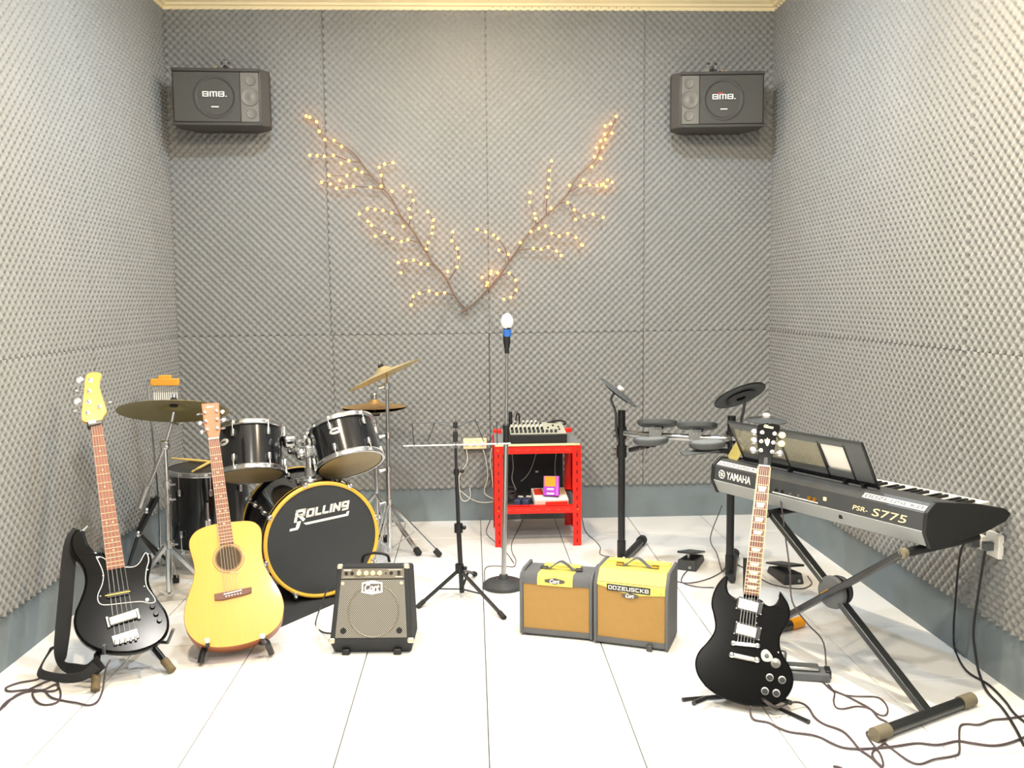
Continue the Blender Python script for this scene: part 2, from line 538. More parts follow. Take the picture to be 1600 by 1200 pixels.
# painted skirting under the foam
def base(name, a, b, n):
    a, b, n = V3(a), V3(b), V3(n)
    mb = MB().box((a + b) / 2 + n * .005 + V3((0, 0, Z_BASE / 2)), tuple(abs(c) if abs(c) > 1e-6 else .010 for c in (b - a)) [:2] + (Z_BASE,))
    return struct(mb.build(name, 'baseboard'))
base('baseboard_back', (XL, YB, 0), (XR, YB, 0), (0, -1, 0))
base('baseboard_left', (XL, YF, 0), (XL, YB - .011, 0), (1, 0, 0))
base('baseboard_right', (XR, YF, 0), (XR, YB - .011, 0), (-1, 0, 0))
# stepped crown moulding: profile out from wall / down from ceiling
CP = [(0, 0), (.105, 0), (.105, .012), (.085, .016), (.070, .034), (.048, .044), (.044, .056), (.030, .060), (.026, .078), (0, .078)]
def crown(name, a, b, n):
    a, b, n = V3(a), V3(b), V3(n); d = (b - a)
    k = len(CP); v = []
    for p in (a, b):
        for o, h in CP: v.append(p + n * o - V3((0, 0, h)))
    f = [tuple(range(k)), tuple(range(2 * k - 1, k - 1, -1))] + [(i, i + k, (i + 1) % k + k, (i + 1) % k) for i in range(k)]
    return struct(MB().add(v, f).build(name, 'crown', ang=20))
crown('trim_1', (XL, YB, ZC), (XR, YB, ZC), (0, -1, 0))
crown('trim_2', (XL, YF, ZC), (XL, YB, ZC), (1, 0, 0))
crown('trim_3', (XR, YB, ZC), (XR, YF, ZC), (-1, 0, 0))

# ceiling lamps: a white base plate with a frosted globe
plate_me = MB().lathe([(0, 0), (.075, 0), (.078, -.006), (.07, -.016), (.03, -.02), (.025, -.05), (0, -.05)], n=32).mesh('base_plate', 'lamp_rim')
globes = {}
for x, y, wt, wd_, colr, where in LAMPS:
    t = thing('ceiling_lamp', 'small white globe lamp on the ceiling ' + where, 'lamp', (x, y, ZC), 'globe lamps on the ceiling')
    inst('base_plate', plate_me, t)
    if colr not in globes:
        mk('globe_%d' % len(globes), colr, .4, emit=25., var=0.)
        globes[colr] = MB().ball((0, 0, -.09), .043, 20, 12).mesh('globe', 'globe_%d' % len(globes))
    inst('globe', globes[colr], t)
    ld = bpy.data.lights.new('lamp_light', 'POINT')
    ld.shadow_soft_size = .05; ld.energy = wt; ld.color = colr
    lo = bpy.data.objects.new('light', ld); C.objects.link(lo); lo.parent = t; lo.location = (0, 0, -.09)
    la = bpy.data.lights.new('fill_light', 'AREA')  # disk light added under the globe to brighten the middle and lower walls
    la.shape = 'DISK'; la.size = .08; la.energy = wd_; la.color = colr
    lo = bpy.data.objects.new('light', la); C.objects.link(lo); lo.parent = t; lo.location = (0, 0, -.145)

# ---------------------------------------------------------------- lit twigs on the back wall
YT = YB - .055
def twig(label, ox, oy, main, twigs, extra):
    P = lambda q, d=0.: at(ox + q[0] * .28340, oy + q[1] * .28333, YT - d)
    t = thing('lighted_branch', label, 'wall light', P(main[0]), 'lighted twig branches on the back wall')
    m = smooth([P(q, .01 * math.sin(i)) for i, q in enumerate(main)], 4)
    n = len(m)
    MB().tube(m, [.0065 - .0045 * i / n for i in range(n)], 7).build('stem', 'twig', t, world=True)
    bulbs = list(extra)
    for tw, first in twigs:
        pts = [P(q, .012 + .02 * (i % 2)) if i else P(q) for i, q in enumerate(tw)]
        sm = smooth(pts, 4)
        MB().tube(sm, [.0036 - .0016 * i / len(sm) for i in range(len(sm))], 6).build('twig', 'twig', t, world=True)
        for i in range(first, len(tw)): bulbs.append((tw[i], .012 + .02 * (i % 2)))
    for b in bulbs:
        q, d = b if isinstance(b[0], tuple) else (b, .008)
        inst('bulb', bulb_me, t, Matrix.Translation(P(q, d + .006)), world=True)
    return t
bulb_me = MB().ball((0, 0, 0), .0080, 8, 6).mesh('bulb', 'led_bulb')
twig('lighted twig branch sweeping up to the left on the back wall', 460, 160,
     [(955, 1150), (890, 1075), (830, 960), (760, 880), (720, 810), (680, 750), (640, 690), (590, 630), (540, 535), (480, 465), (410, 390), (345, 300), (290, 250), (215, 215), (165, 190), (130, 130), (95, 80), (58, 75)],
     [([(365, 332), (300, 322), (215, 292), (165, 297), (125, 294), (85, 292)], 1), ([(430, 410), (372, 385), (335, 370), (290, 403), (190, 402)], 1),
      ([(490, 480), (420, 468), (325, 463), (287, 467), (232, 474), (198, 450), (150, 440)], 1), ([(495, 470), (478, 402), (468, 358), (497, 340), (543, 333)], 1),
      ([(600, 635), (537, 609), (488, 596), (445, 590), (402, 586), (358, 614)], 1), ([(632, 675), (640, 634), (632, 587), (655, 540), (638, 492), (600, 463)], 1),
      ([(690, 775), (625, 757), (590, 768), (540, 750), (447, 738)], 1), ([(540, 750), (497, 718), (425, 678), (405, 655)], 1),
      ([(727, 830), (738, 773), (758, 722), (762, 687), (766, 650), (736, 604)], 1), ([(770, 895), (735, 893), (697, 890), (657, 870), (615, 873), (573, 883)], 1), ([(615, 885), (587, 940)], 1),
      ([(855, 975), (897, 908), (905, 855), (897, 805), (868, 763), (873, 714)], 1), ([(880, 1065), (828, 1050), (785, 1056), (743, 1040), (688, 1053), (655, 1070), (643, 1117)], 1)],
     [(260, 243), (218, 210), (168, 205), (137, 160), (122, 107), (85, 82), (65, 75), (600, 683), (478, 462), (257, 335), (250, 430), (537, 490), (845, 932), (728, 808)])
twig('lighted twig branch sweeping up to the right on the back wall', 720, 160,
     [(0, 1160), (70, 1110), (130, 1050), (205, 965), (260, 885), (310, 815), (350, 755), (400, 690), (450, 640), (540, 560), (590, 500), (625, 435), (680, 375), (745, 315), (775, 235), (800, 190), (830, 140), (857, 80)],
     [([(600, 490), (660, 460), (710, 455), (750, 458), (785, 450), (808, 428), (835, 440)], 1), ([(540, 560), (590, 552), (625, 592), (680, 628), (730, 617), (785, 634)], 1), ([(612, 580), (633, 645)], 1),
      ([(470, 620), (475, 520), (481, 470), (487, 427), (489, 376), (500, 323)], 1), ([(415, 680), (413, 640), (407, 613), (380, 550), (382, 497)], 1),
      ([(400, 690), (430, 695), (467, 682), (500, 722), (542, 738), (590, 723), (635, 745), (665, 785)], 1), ([(320, 815), (400, 805), (442, 810), (482, 798), (527, 820), (553, 845)], 1),
      ([(265, 870), (240, 800), (205, 750), (180, 732), (137, 715), (90, 700)], 2), ([(240, 830), (210, 815)], 1), ([(210, 960), (267, 942), (303, 980), (305, 1035), (275, 1075), (237, 1085)], 1),
      ([(150, 1040), (118, 965)], 1), ([(145, 1035), (148, 995), (168, 930)], 1)],
     [(857, 77), (827, 118), (833, 170), (795, 130), (792, 175), (798, 205), (772, 212), (782, 248), (747, 250), (737, 300), (772, 308), (722, 355), (675, 427), (800, 465), (775, 455),
      (497, 583), (262, 838), (203, 940), (328, 773), (387, 712), (143, 1010), (165, 945), (600, 458), (670, 788)])
def cable(name, label, pts, r=.003, m='cable_dark', cat='cable', group=None, n=5):
    o = MB().tube(smooth(pts, n), r, 7).build(name, m)
    tag(o, label, cat, group)
    return centre(o)
cable('branch_wire', 'thin dark wire hanging from the foot of the lighted branches toward the left', [at(731, 488, YT), at(712, 488, YT + .01), at(700, 472, YT + .015), at(690, 500, YT + .015), at(676, 520, YT + .02)], .002, 'cable_grey')
cable('branch_wire', 'thin dark wire hanging down behind the wrapped microphone', [at(737, 486, YT), at(752, 470, YT + .01), at(764, 490, YT + .015), at(775, 515, YT + .02), at(786, 530, YT + .02)], .002, 'cable_grey')

# ---------------------------------------------------------------- wall speakers
def wall_speaker(label, px, py, deg, mirror):
    c = at(px, py, YB - .27)
    M = yawframe(c, deg)
    t = thing('wall_speaker', label, 'speaker', M, 'loudspeakers hung high on the back wall')
    s = -1 if mirror else 1
    W2, H2 = .262, .155
    fx = lambda x, y, z: (x * s, y, z)
    # cabinet: front at y=0, tapering towards the back; outline in x / y
    plan = [(-W2, .0), (W2 - .045, -.0), (W2, .045), (W2 - .01, .14), (.17, .24), (-.17, .24), (-W2, .12)]
    mb = MB(); n = len(plan)
    v = [fx(x, y, -H2) for x, y in plan] + [fx(x, y, H2) for x, y in plan]
    mb.add(v, [tuple(range(n)), tuple(range(2 * n - 1, n - 1, -1))] + [(i, i + n, (i + 1) % n + n, (i + 1) % n) for i in range(n)])
    mb.build('cabinet', 'speaker_box', t, bevel=.006)
    for z in (-1, 1):
        MB().box((s * -.0225, -.004, z * (H2 - .008)), (.48, .02, .018)).build('trim_rail', 'speaker_box', t, bevel=.004)
    MB().box((s * -.075, -.004, 0), (.36, .012, .272)).build('grille', 'speaker_grille', t, bevel=.004)
    MB().box((s * .158, -.003, 0), (.10, .010, .272)).build('tweeter_panel', 'speaker_silver', t, bevel=.003)
    MB().lathe([(.118, 0), (.118, .003), (.108, .005), (.10, .002), (.098, .0)], (s * -.028, -.010, .0), (0, -1, 0), 40).build('woofer_ring', 'speaker_box', t)
    cone = MB().lathe([(.052, 0), (.05, .006), (.03, .002), (.012, .006), (0, .007)], (0, 0, 0), (0, -1, 0), 28)
    cone.v = [V3((p.x * .95 + s * .164, p.y - .008, p.z * .95)) for p in cone.v]
    cone.build('tweeter_horn', 'speaker_silver', t)
    for z in (-.09, .09):
        MB().lathe([(.028, 0), (.026, .005), (.01, .002), (0, .004)], (s * .168, -.008, z), (0, -1, 0), 20).build('tweeter', 'speaker_silver', t)
    tm = stroke_mb('BMB.', .132, .029, .21, 0, .17)
    tm.xf(Matrix.Translation((s * -.030, -.016, .014))).build('lettering', 'print_white', t)
    MB().box((s * -.030, -.0165, -.055), (.04, .001, .006)).build('small_print', 'print_white', t)
    if mirror: MB().box((s * -.055 - .045, -.0165, .034), (.030, .001, .005)).build('red_print', 'box_red', t)
    br = MB().bar((s * .0, .14, H2 - .02), (s * .0, .14, H2 + .045), .05, .012)
    br.bar((0, .14, H2 + .04), (s * -.01, .27, H2 + .065), .03, .012, (1, 0, 0))
    br.build('bracket', 'black', t, bevel=.002)
    MB().box((-s * .012, .262, H2 + .065), (.07, .02, .10)).build('wall_plate', 'dark_steel', t, bevel=.003)
    for dx in (-.03, .03):
        MB().cyl((dx, .13, H2 + .012), (dx * 1.4, .10, H2 + .034), .012).build('bracket_bolt', 'chrome', t)
    return t
wall_speaker('black loudspeaker at the upper left of the back wall', 345, 152, 3, False)
wall_speaker('black loudspeaker at the upper right of the back wall', 1122, 156, -3, True)

# ---------------------------------------------------------------- outlets
t = thing('power_strip', 'cream power strip fixed to the back wall beside the red rack', 'power strip', at(742, 702, YB - .03))
MB().box(at(742, 693, YB - .045), (.145, .035, .065)).build('housing', 'cream', t, bevel=.006, world=True)
for i, px in enumerate((729, 741, 754)):
    MB().box(at(px, 693, YB - .066), (.026, .008, .028)).build('plug', 'white_plastic', t, bevel=.003, world=True)
for lab, px, py, h in (('small white outlet plate on the right wall just under the keyboard end', 1527, 846, .05), ('larger white outlet plate with a plugged adapter on the right wall', 1549, 851, .085)):
    p = onx(px, py, XR - .045)
    t = thing('wall_outlet', lab, 'outlet', p, 'outlets on the right wall')
    MB().box((.012, 0, 0), (.020, h * .95, h)).build('plate', 'white_plastic', t, bevel=.003)
    MB().box((-.012, 0, -.005), (.034, .026, .03)).build('plug', 'grey_plastic', t, bevel=.004)

# ---------------------------------------------------------------- guitars
def gframe(p0, Y0, p1, L, twist=0.):
    """frame of a thing that leans back: origin at its foot, z up along it, x to the viewer's right, y away from the viewer"""
    B = at(*p0, Y0)
    lo, hi = Y0, Y0 + L
    for _ in range(60):
        mid = (lo + hi) / 2
        if (at(*p1, mid) - B).length < L: lo = mid
        else: hi = mid
    z = (at(*p1, lo) - B).normalized()
    d = B - CAM; d.z = 0
    y = (d - z * d.dot(z)).normalized()
    y = Matrix.Rotation(math.radians(twist), 3, z) @ y
    return frame(B, y.cross(z), y, z)
def plane_fn(M):
    Mi = M.inverted(); o = M.translation; n = V3((M[0][1], M[1][1], M[2][1]))
    def g(px, py, y=0.):
        d = ray(px, py); oo = o + n * y
        t = (oo - CAM).dot(n) / d.dot(n)
        q = Mi @ (CAM + d * t)
        return (q.x, q.z)
    return g
def zoomed(g, ox, oy, sc, y=0.):
    return lambda pts: [g(ox + a * sc, oy + b * sc, y) for a, b in pts]
def outline(pts, n=4):
    return [(p.x, p.y) for p in smooth(pts, n, closed=True)]
def shrink(pts, d):                                      # move an outline inwards
    n = len(pts); out = []
    ar = sum(pts[i][0] * pts[(i + 1) % n][1] - pts[(i + 1) % n][0] * pts[i][1] for i in range(n))
    sg = 1 if ar > 0 else -1
    for i in range(n):
        a, b = V3((*pts[i - 1], 0)), V3((*pts[(i + 1) % n], 0))
        t = (b - a).normalized()
        out.append((pts[i][0] - sg * t.y * d, pts[i][1] + sg * t.x * d))
    return out
def body_mb(pts, y0, y1, r, rb=0.):                             # solid body with rounded edges
    a = shrink(pts, r); b = shrink(pts, r * .3)
    n = len(pts); mb = MB()
    ar = sum(pts[i][0] * pts[(i + 1) % n][1] - pts[(i + 1) % n][0] * pts[i][1] for i in range(n))
    if ar < 0: pts, a, b = pts[::-1], a[::-1], b[::-1]
    rings = [(a, y0), (b, y0 + r * .3), (pts, y0 + r), (pts, y1 - r), (b, y1 - r * .3), (a, y1)]
    if rb: rings = [(a, y0), (b, y0 + r * .3), (pts, y0 + r), (b, y0 + (y1 - y0) * .5), (shrink(pts, rb * .6), y1 - r * .6), (shrink(pts, rb), y1)]
    v = []
    for q, y in rings: v += [(x, y, z) for x, z in q]
    tri = tessellate_polygon([[V3((x, z, 0)) for x, z in pts]])
    f = []
    for q in tri:
        p_ = [V3((*pts[i], 0)) for i in q]
        c_ = (p_[1] - p_[0]).cross(p_[2] - p_[0]).z
        q = tuple(q) if c_ > 0 else tuple(q)[::-1]
        f += [q, tuple(5 * n + i for i in q[::-1])]
    for k in range(5):
        for i in range(n):
            j = (i + 1) % n
            f.append((k * n + i, (k + 1) * n + i, (k + 1) * n + j, k * n + j))
    return mb.add(v, f)
def neck(t, zn, zb, wn, wb, x0, x1, ysurf, mat, neckmat, scale_saddle, nfret, strings, inlay=None, frets='steel', bind=None, saddle=None, zneck=None, xs=None):
    """fretboard from the nut (zn) to its end (zb), with frets, strings and inlays"""
    cx = lambda z: x0 + (x1 - x0) * (zn - z) / (zn - zb)
    hw = lambda z: (wn + (wb - wn) * (zn - z) / (zn - zb)) / 2
    def quad(za, zb_, ya, yb, k=1., ex=0.):
        return MB().add([(cx(za) - hw(za) * k - ex, ya, za), (cx(za) + hw(za) * k + ex, ya, za), (cx(zb_) + hw(zb_) * k + ex, ya, zb_), (cx(zb_) - hw(zb_) * k - ex, ya, zb_),
                         (cx(za) - hw(za) * k - ex, yb, za), (cx(za) + hw(za) * k + ex, yb, za), (cx(zb_) + hw(zb_) * k + ex, yb, zb_), (cx(zb_) - hw(zb_) * k - ex, yb, zb_)],
                        [(3, 2, 1, 0), (4, 5, 6, 7), (0, 1, 5, 4), (1, 2, 6, 5), (2, 3, 7, 6), (3, 0, 4, 7)])
    fb = quad(zn, zb, ysurf, ysurf + .007).build('fretboard', mat, t)
    if bind: quad(zn, zb, ysurf + .0006, ysurf + .0066, 1, .0028).build('binding', bind, fb)
    zk = zneck if zneck else zb
    nv = []; nf = []
    for i in range(9):                                  # rounded neck back
        a = PI * i / 8
        for z in (zn, zk): nv.append((cx(z) - hw(z) * math.cos(a), ysurf + .007 + .016 * math.sin(a), z))
    for i in range(8): nf.append((2 * i, 2 * i + 1, 2 * i + 3, 2 * i + 2))
    nf += [tuple(range(0, 18, 2)), tuple(range(17, 0, -2))]
    MB().add(nv, nf).build('neck', neckmat, t)
    S = zn - scale_saddle
    for k in range(1, nfret + 1):
        z = scale_saddle + S * 2 ** (-k / 12)
        if z < zb + .003: break
        MB().box((cx(z), ysurf - .0006, z), (2 * hw(z), .002, .0017)).build('fret', frets, fb)
    if inlay:
        for k, kind in inlay:
            za = scale_saddle + S * 2 ** (-k / 12); zc = scale_saddle + S * 2 ** (-(k - 1) / 12); m = (za + zc) / 2; h = (zc - za)
            if kind == 'trap':
                a, b = hw(m) * .72, hw(m) * .5
                MB().prism([(cx(m) - a, m + h * .32), (cx(m) + a, m + h * .32), (cx(m) + b, m - h * .3), (cx(m) - b, m - h * .3)], ysurf - .0004, ysurf + .002).build('inlay', 'pearl', fb)
            else:
                for dx in ((0,) if kind == 'dot' else (-.011, .011)):
                    MB().lathe([(.0032, 0), (.0032, .0006), (0, .0008)], (cx(m) + dx, ysurf, m), (0, -1, 0), 10).build('inlay', 'pearl', fb)
    MB().box((cx(zn), ysurf - .001, zn + .002), (wn, .008, .005)).build('nut', 'white', t)
    for i in range(strings):
        u = -1 + 2 * i / (strings - 1)
        sx, sy = saddle
        r = .0011 - .0006 * i / strings
        a = V3((cx(zn) + u * wn * .42, ysurf - .004, zn + .003)); b = V3((xs(u) if xs else cx(zb) + u * sx, sy, scale_saddle))
        MB().tube([a, b], r, 5).build('string', 'steel', t)
def peg(t, x, z, dx, dz, matk='chrome', y=.0, big=1., face=0):
    """machine head: post on the face, shaft to the side and a flat button"""
    p = MB().lathe([(.0075 * big, 0), (.0075 * big, .004), (.004, .005), (.004, .012), (.0052, .013), (0, .015)], (x, y, z), (0, -1, 0), 14).build('tuning_peg', 'chrome', t)
    MB().cyl((x + dx * .35, y + .008, z + dz * .35), (x + dx * .8, y + .008, z + dz * .8), .003, n=8).build('shaft', 'chrome', p)
    b = MB().ball((0, 0, 0), 1, 12, 8)
    s1, s2, s3 = .0125 * big, (.004 if not face else .010) * big, (.012 if not face else .005) * big
    b.v = [V3((x + dx + q.x * s1, y + .008 + q.y * s2, z + dz + q.z * s3)) for q in b.v]
    b.build('button', matk, p)
def knob(t, x, z, r, h, mat, y=0., name='knob', n=18):
    return MB().lathe([(r, 0), (r, h * .6), (r * .82, h), (0, h)], (x, y, z), (0, -1, 0), n).build(name, mat, t)

# --- bass guitar
M = gframe((198, 1018), 3.17, (140, 582), 1.16, 4)
g = plane_fn(M)
Z2 = zoomed(g, 0, 800, .26667)
bass = thing('bass_guitar', 'black five-string bass guitar with maple headstock, standing at the left', 'bass guitar', M)
bo = outline(Z2([(605, 232), (575, 235), (545, 218), (520, 188), (503, 145), (490, 110), (470, 98), (440, 105), (417, 140), (410, 190), (425, 240), (455, 285), (485, 330), (497, 390), (490, 450), (465, 520), (440, 580), (430, 640), (442, 700), (480, 757), (540, 798), (620, 822), (710, 830), (800, 822), (890, 792), (950, 752), (985, 700), (992, 640), (975, 580), (940, 530), (905, 480), (880, 430), (873, 390), (880, 340), (890, 290), (885, 250), (868, 226), (850, 225), (835, 240), (820, 275), (795, 303), (770, 313), (735, 308), (660, 300)]))
body_mb(bo, 0, .042, .009).build('body', 'black_gloss', bass, ang=20)
pg = Z2([(563, 262), (575, 290), (597, 340), (604, 380), (595, 430), (575, 475), (570, 510), (582, 537), (615, 547), (690, 540), (760, 532), (830, 527), (870, 536), (902, 532), (912, 515), (892, 480), (864, 440), (855, 390), (862, 330), (874, 285), (866, 248), (852, 238), (840, 252), (820, 290), (795, 315), (765, 322), (738, 322), (690, 318), (640, 300), (608, 268)])
pg = outline(pg, 3)
pk = MB().prism(pg, -.0018, .001).build('pickguard', 'white', bass)
MB().prism(shrink(pg, .0028), -.003, .0).build('pickguard_face', 'black_gloss', pk)
for q in ((603, 375), (588, 495), (575, 270), (845, 437), (865, 340)):
    x, z = Z2([q])[0]
    MB().lathe([(.003, 0), (0, .0015)], (x, -.003, z), (0, -1, 0), 8).build('screw', 'chrome', pk)
N1 = zoomed(g, 0, 560, .25)
(nx0, nz0), (nx1, nz1) = N1([(566, 424)])[0], N1([(638, 416)])[0]
(ex0, ez0), (ex1, ez1) = Z2([(626, 342)])[0], Z2([(733, 326)])[0]
br0, br1 = Z2([(655, 748)])[0], Z2([(815, 722)])[0]
bsx, bsz = (br0[0] + br1[0]) / 2, (br0[1] + br1[1]) / 2
neck(bass, (nz0 + nz1) / 2, (ez0 + ez1) / 2, nx1 - nx0, ex1 - ex0, (nx0 + nx1) / 2, (ex0 + ex1) / 2, -.006, 'rosewood', 'maple', bsz, 21, 5,
     [(3, 'dot'), (5, 'dot'), (7, 'dot'), (9, 'dot'), (12, 'two'), (15, 'dot'), (17, 'dot')], frets='cream', saddle=(.034, -.012), zneck=(ez0 + ez1) / 2 - .02, xs=lambda u: bsx + u * .034)
hd = outline(N1([(512, 385), (508, 350), (515, 290), (525, 200), (532, 130), (545, 100), (575, 87), (610, 88), (632, 95), (636, 110), (625, 140), (624, 180), (640, 240), (660, 300), (668, 335), (650, 360), (635, 395), (630, 405), (575, 405), (535, 398)]), 3)
MB().prism(hd, -.002, .014).build('headstock', 'maple', bass, bevel=.002)
for (a, b), (c, d), fc in (((565, 140), (490, 128), 0), ((560, 208), (480, 198), 1), ((555, 276), (475, 262), 0), ((549, 344), (470, 324), 1), ((624, 305), (688, 270), 1)):
    (x, z), (x2, z2) = N1([(a, b)])[0], N1([(c, d)])[0]
    peg(bass, x, z, x2 - x, z2 - z, 'chrome', -.002, 1.5 if not fc else 1.25, fc)
q0, q1 = N1([(545, 408)])[0], N1([(640, 398)])[0]
nb = MB().prism([(q0[0], q0[1] - .020), (q0[0], q0[1] + .003), (q1[0], q1[1] + .006), (q1[0], q1[1] - .012)], -.014, .02).build('neck_band', 'black_satin', bass, bevel=.003)
x, z = N1([(575, 402)])[0]
MB().box((x, -.015, z - .004), (.028, .003, .014)).build('white_tag', 'white', nb, bevel=.001)
x, z = Z2([(690, 487)])[0]
for dz_ in (-.004, .006):
    MB().box((x, -.008, z + dz_), (.075, .012, .008)).build('pickup', 'black_satin', bass, bevel=.002)
MB().box((x, -.013, z + .002), (.085, .003, .003)).build('pickup_rail', 'gold', bass)
a, b = Z2([(620, 650)])[0], Z2([(820, 600)])[0]
c_ = ((a[0] + b[0]) / 2, (a[1] + b[1]) / 2)
Rb = Matrix.Rotation(-.11, 3, 'Y')
MB().box((c_[0], -.011, c_[1]), (.098, .022, .034), Rb).build('pickup_cover', 'nickel', bass, bevel=.005)
for s_ in (-1, 1):
    MB().box((c_[0] + s_ * .051, -.007, c_[1] + s_ * .004), (.012, .014, .042), Rb).build('pickup_ear', 'nickel', bass, bevel=.003)
bp_ = MB().box((bsx, -.004, bsz), (.088, .008, .036), Rb).build('bridge', 'nickel', bass, bevel=.002)
for i in range(5):
    u = -1 + i * .5
    MB().cyl((bsx + u * .034, -.011, bsz - .004), (bsx + u * .034 - .002, -.011, bsz - .022), .0048, n=10).build('saddle', 'steel', bp_)
for q in ((893, 556), (914, 598), (934, 636)):
    x, z = Z2([q])[0]
    knob(bass, x, z, .0095, .014, 'black_gloss', 0)
x, z = Z2([(862, 518)])[0]
knob(bass, x, z, .007, .008, 'chrome', -.003, 'jack')
x, z = Z2([(480, 92)])[0]
MB().cyl((x, .02, z - .006), (x + .02, .02, z + .010), .004).build('strap_button', 'chrome', bass)
# strap: a wide ribbon, hanging from the horn, along the floor and back to the end pin
def ribbon(path, wd, th=.004):
    P = [V3(p) for p, _ in path]; Wd = [V3(n_) for _, n_ in path]
    ps = smooth([tuple(p) for p in P], 6); ws = smooth([tuple(n_) for n_ in Wd], 6)
    mb = MB(); v = []
    for i, p in enumerate(ps):
        tng = (ps[min(i + 1, len(ps) - 1)] - ps[max(i - 1, 0)]).normalized()
        wv = ws[i].normalized(); wv = (wv - tng * wv.dot(tng)).normalized(); nn = tng.cross(wv)
        for a, b in ((-1, -1), (1, -1), (1, 1), (-1, 1)): v.append(p + wv * (a * wd / 2) + nn * (b * th / 2))
    f = []
    m = len(ps)
    for i in range(m - 1):
        for k in range(4): f.append((4 * i + k, 4 * i + (k + 1) % 4, 4 * i + 4 + (k + 1) % 4, 4 * i + 4 + k))
    f += [(3, 2, 1, 0), tuple(4 * (m - 1) + k for k in range(4))]
    return mb.add(v, f)
sx = V3((1, .15, 0)); sy = V3((.5, -.2, .9))
ribbon([(at(124, 828, 3.40), sx), (at(113, 845, 3.37), sx), (at(107, 880, 3.33), sx), (at(103, 930, 3.28), sx), (at(98, 985, 3.23), sx), (at(95, 1020, 3.19), V3((1, -.2, .2))),
        (at(99, 1040, 3.17), V3((.7, -.6, .5))), (at(120, 1048, 3.15), sy), (at(140, 1048, 3.13), V3((.1, -.2, 1))), (at(158, 1034, 3.12), V3((.1, 0, 1)))], .052).build('strap', 'strap', bass, world=True)
ribbon([(at(84, 1010, 3.26), V3((.5, .6, .5))), (at(70, 1030, 3.20), V3((.5, .4, .8))), (at(62, 1050, 3.14), V3((.5, -.1, .9))), (at(80, 1057, 3.10), V3((.1, -.3, 1))), (at(105, 1060, 3.08), V3((.05, -.2, 1))), (at(130, 1056, 3.08), V3((.1, -.2, 1))), (at(150, 1040, 3.10), V3((.1, 0, 1)))], .036).build('strap_tail', 'strap', bass, world=True)

# --- stand of the bass
st = thing('guitar_stand', 'black tubular guitar stand holding the bass guitar', 'guitar stand', fl(200, 1050), 'guitar stands on the floor')
yoke = at(205, 1012, 3.31)
f1, f2 = fl(149, 1076, .016), fl(268, 1046, .016)
f3 = V3((-1.30, 3.62, .016))
for k, (a, f_) in enumerate(((at(152, 1022, 3.20), f1), (at(233, 1003, 3.33), f2), (yoke + V3((0, .05, .1)), f3))):
    lg = MB().cyl(a, f_, .012).build('leg', 'black_satin', st, world=True)
    d = (f_ - a).normalized()
    MB().cyl(f_ - d * .05, f_ + d * .006, .0155, n=14).build('foot_cap', 'rubber_tan', lg, world=True)
MB().tube([at(152, 1022, 3.20), at(160, 1019, 3.25), yoke, at(222, 1008, 3.33), at(233, 1003, 3.33)], .010).build('yoke', 'black_satin', st, world=True)
MB().tube([yoke, yoke + V3((-.03, .13, .12)), f3 + V3((0, -.08, .12))], .010).build('spine', 'black_satin', st, world=True)
for a, b, c_ in ((at(160, 1018, 3.22), at(163, 1020, 3.13), at(163, 1008, 3.11)), (at(245, 1003, 3.28), at(262, 1004, 3.14), at(271, 983, 3.12))):
    MB().tube([a, b, c_], .006).build('rest_arm', 'dark_steel', st, world=True)

# --- acoustic guitar
M = gframe((374, 1011), 3.32, (327, 629), 1.03, 2)
g = plane_fn(M)
ac = thing('acoustic_guitar', 'yellow spruce-top acoustic guitar with brown headstock, on a stand', 'acoustic guitar', M)
A4 = zoomed(g, 220, 780, .2334)
A3 = zoomed(g, 180, 560, .25)
ao = outline(A4([(520, 160), (440, 180), (370, 212), (330, 262), (322, 310), (335, 370), (352, 430), (357, 490), (345, 560), (318, 640), (295, 720), (288, 790), (298, 860), (335, 925), (400, 972), (490, 993), (590, 990), (690, 972), (790, 940), (880, 890), (940, 820), (959, 740), (955, 680), (930, 610), (880, 530), (838, 460), (818, 400), (810, 330), (812, 260), (803, 195), (765, 155), (710, 143), (640, 147), (580, 152)]), 4)
body_mb(ao, 0.0005, .10, .004).build('body', 'mahogany', ac, ang=20)
MB().prism(shrink(ao, .002), -.0006, .0015).build('soundboard', 'spruce', ac)
(hx, hz) = A4([(588, 395)])[0]
MB().lathe([(.0, .0002), (.047, .0002), (.047, 0)], (hx, -.0012, hz), (0, -1, 0), 40).build('soundhole', 'hole', ac)
MB().lathe([(.0465, 0), (.0465, .0012), (.060, .0012), (.060, 0)], (hx, -.0008, hz), (0, -1, 0), 48).build('rosette', 'rosette', ac)
MB().lathe([(.0545, 0), (.0545, .0016), (.0560, .0016), (.0560, 0)], (hx, -.0008, hz), (0, -1, 0), 48).build('rosette_ring', 'binding', ac)
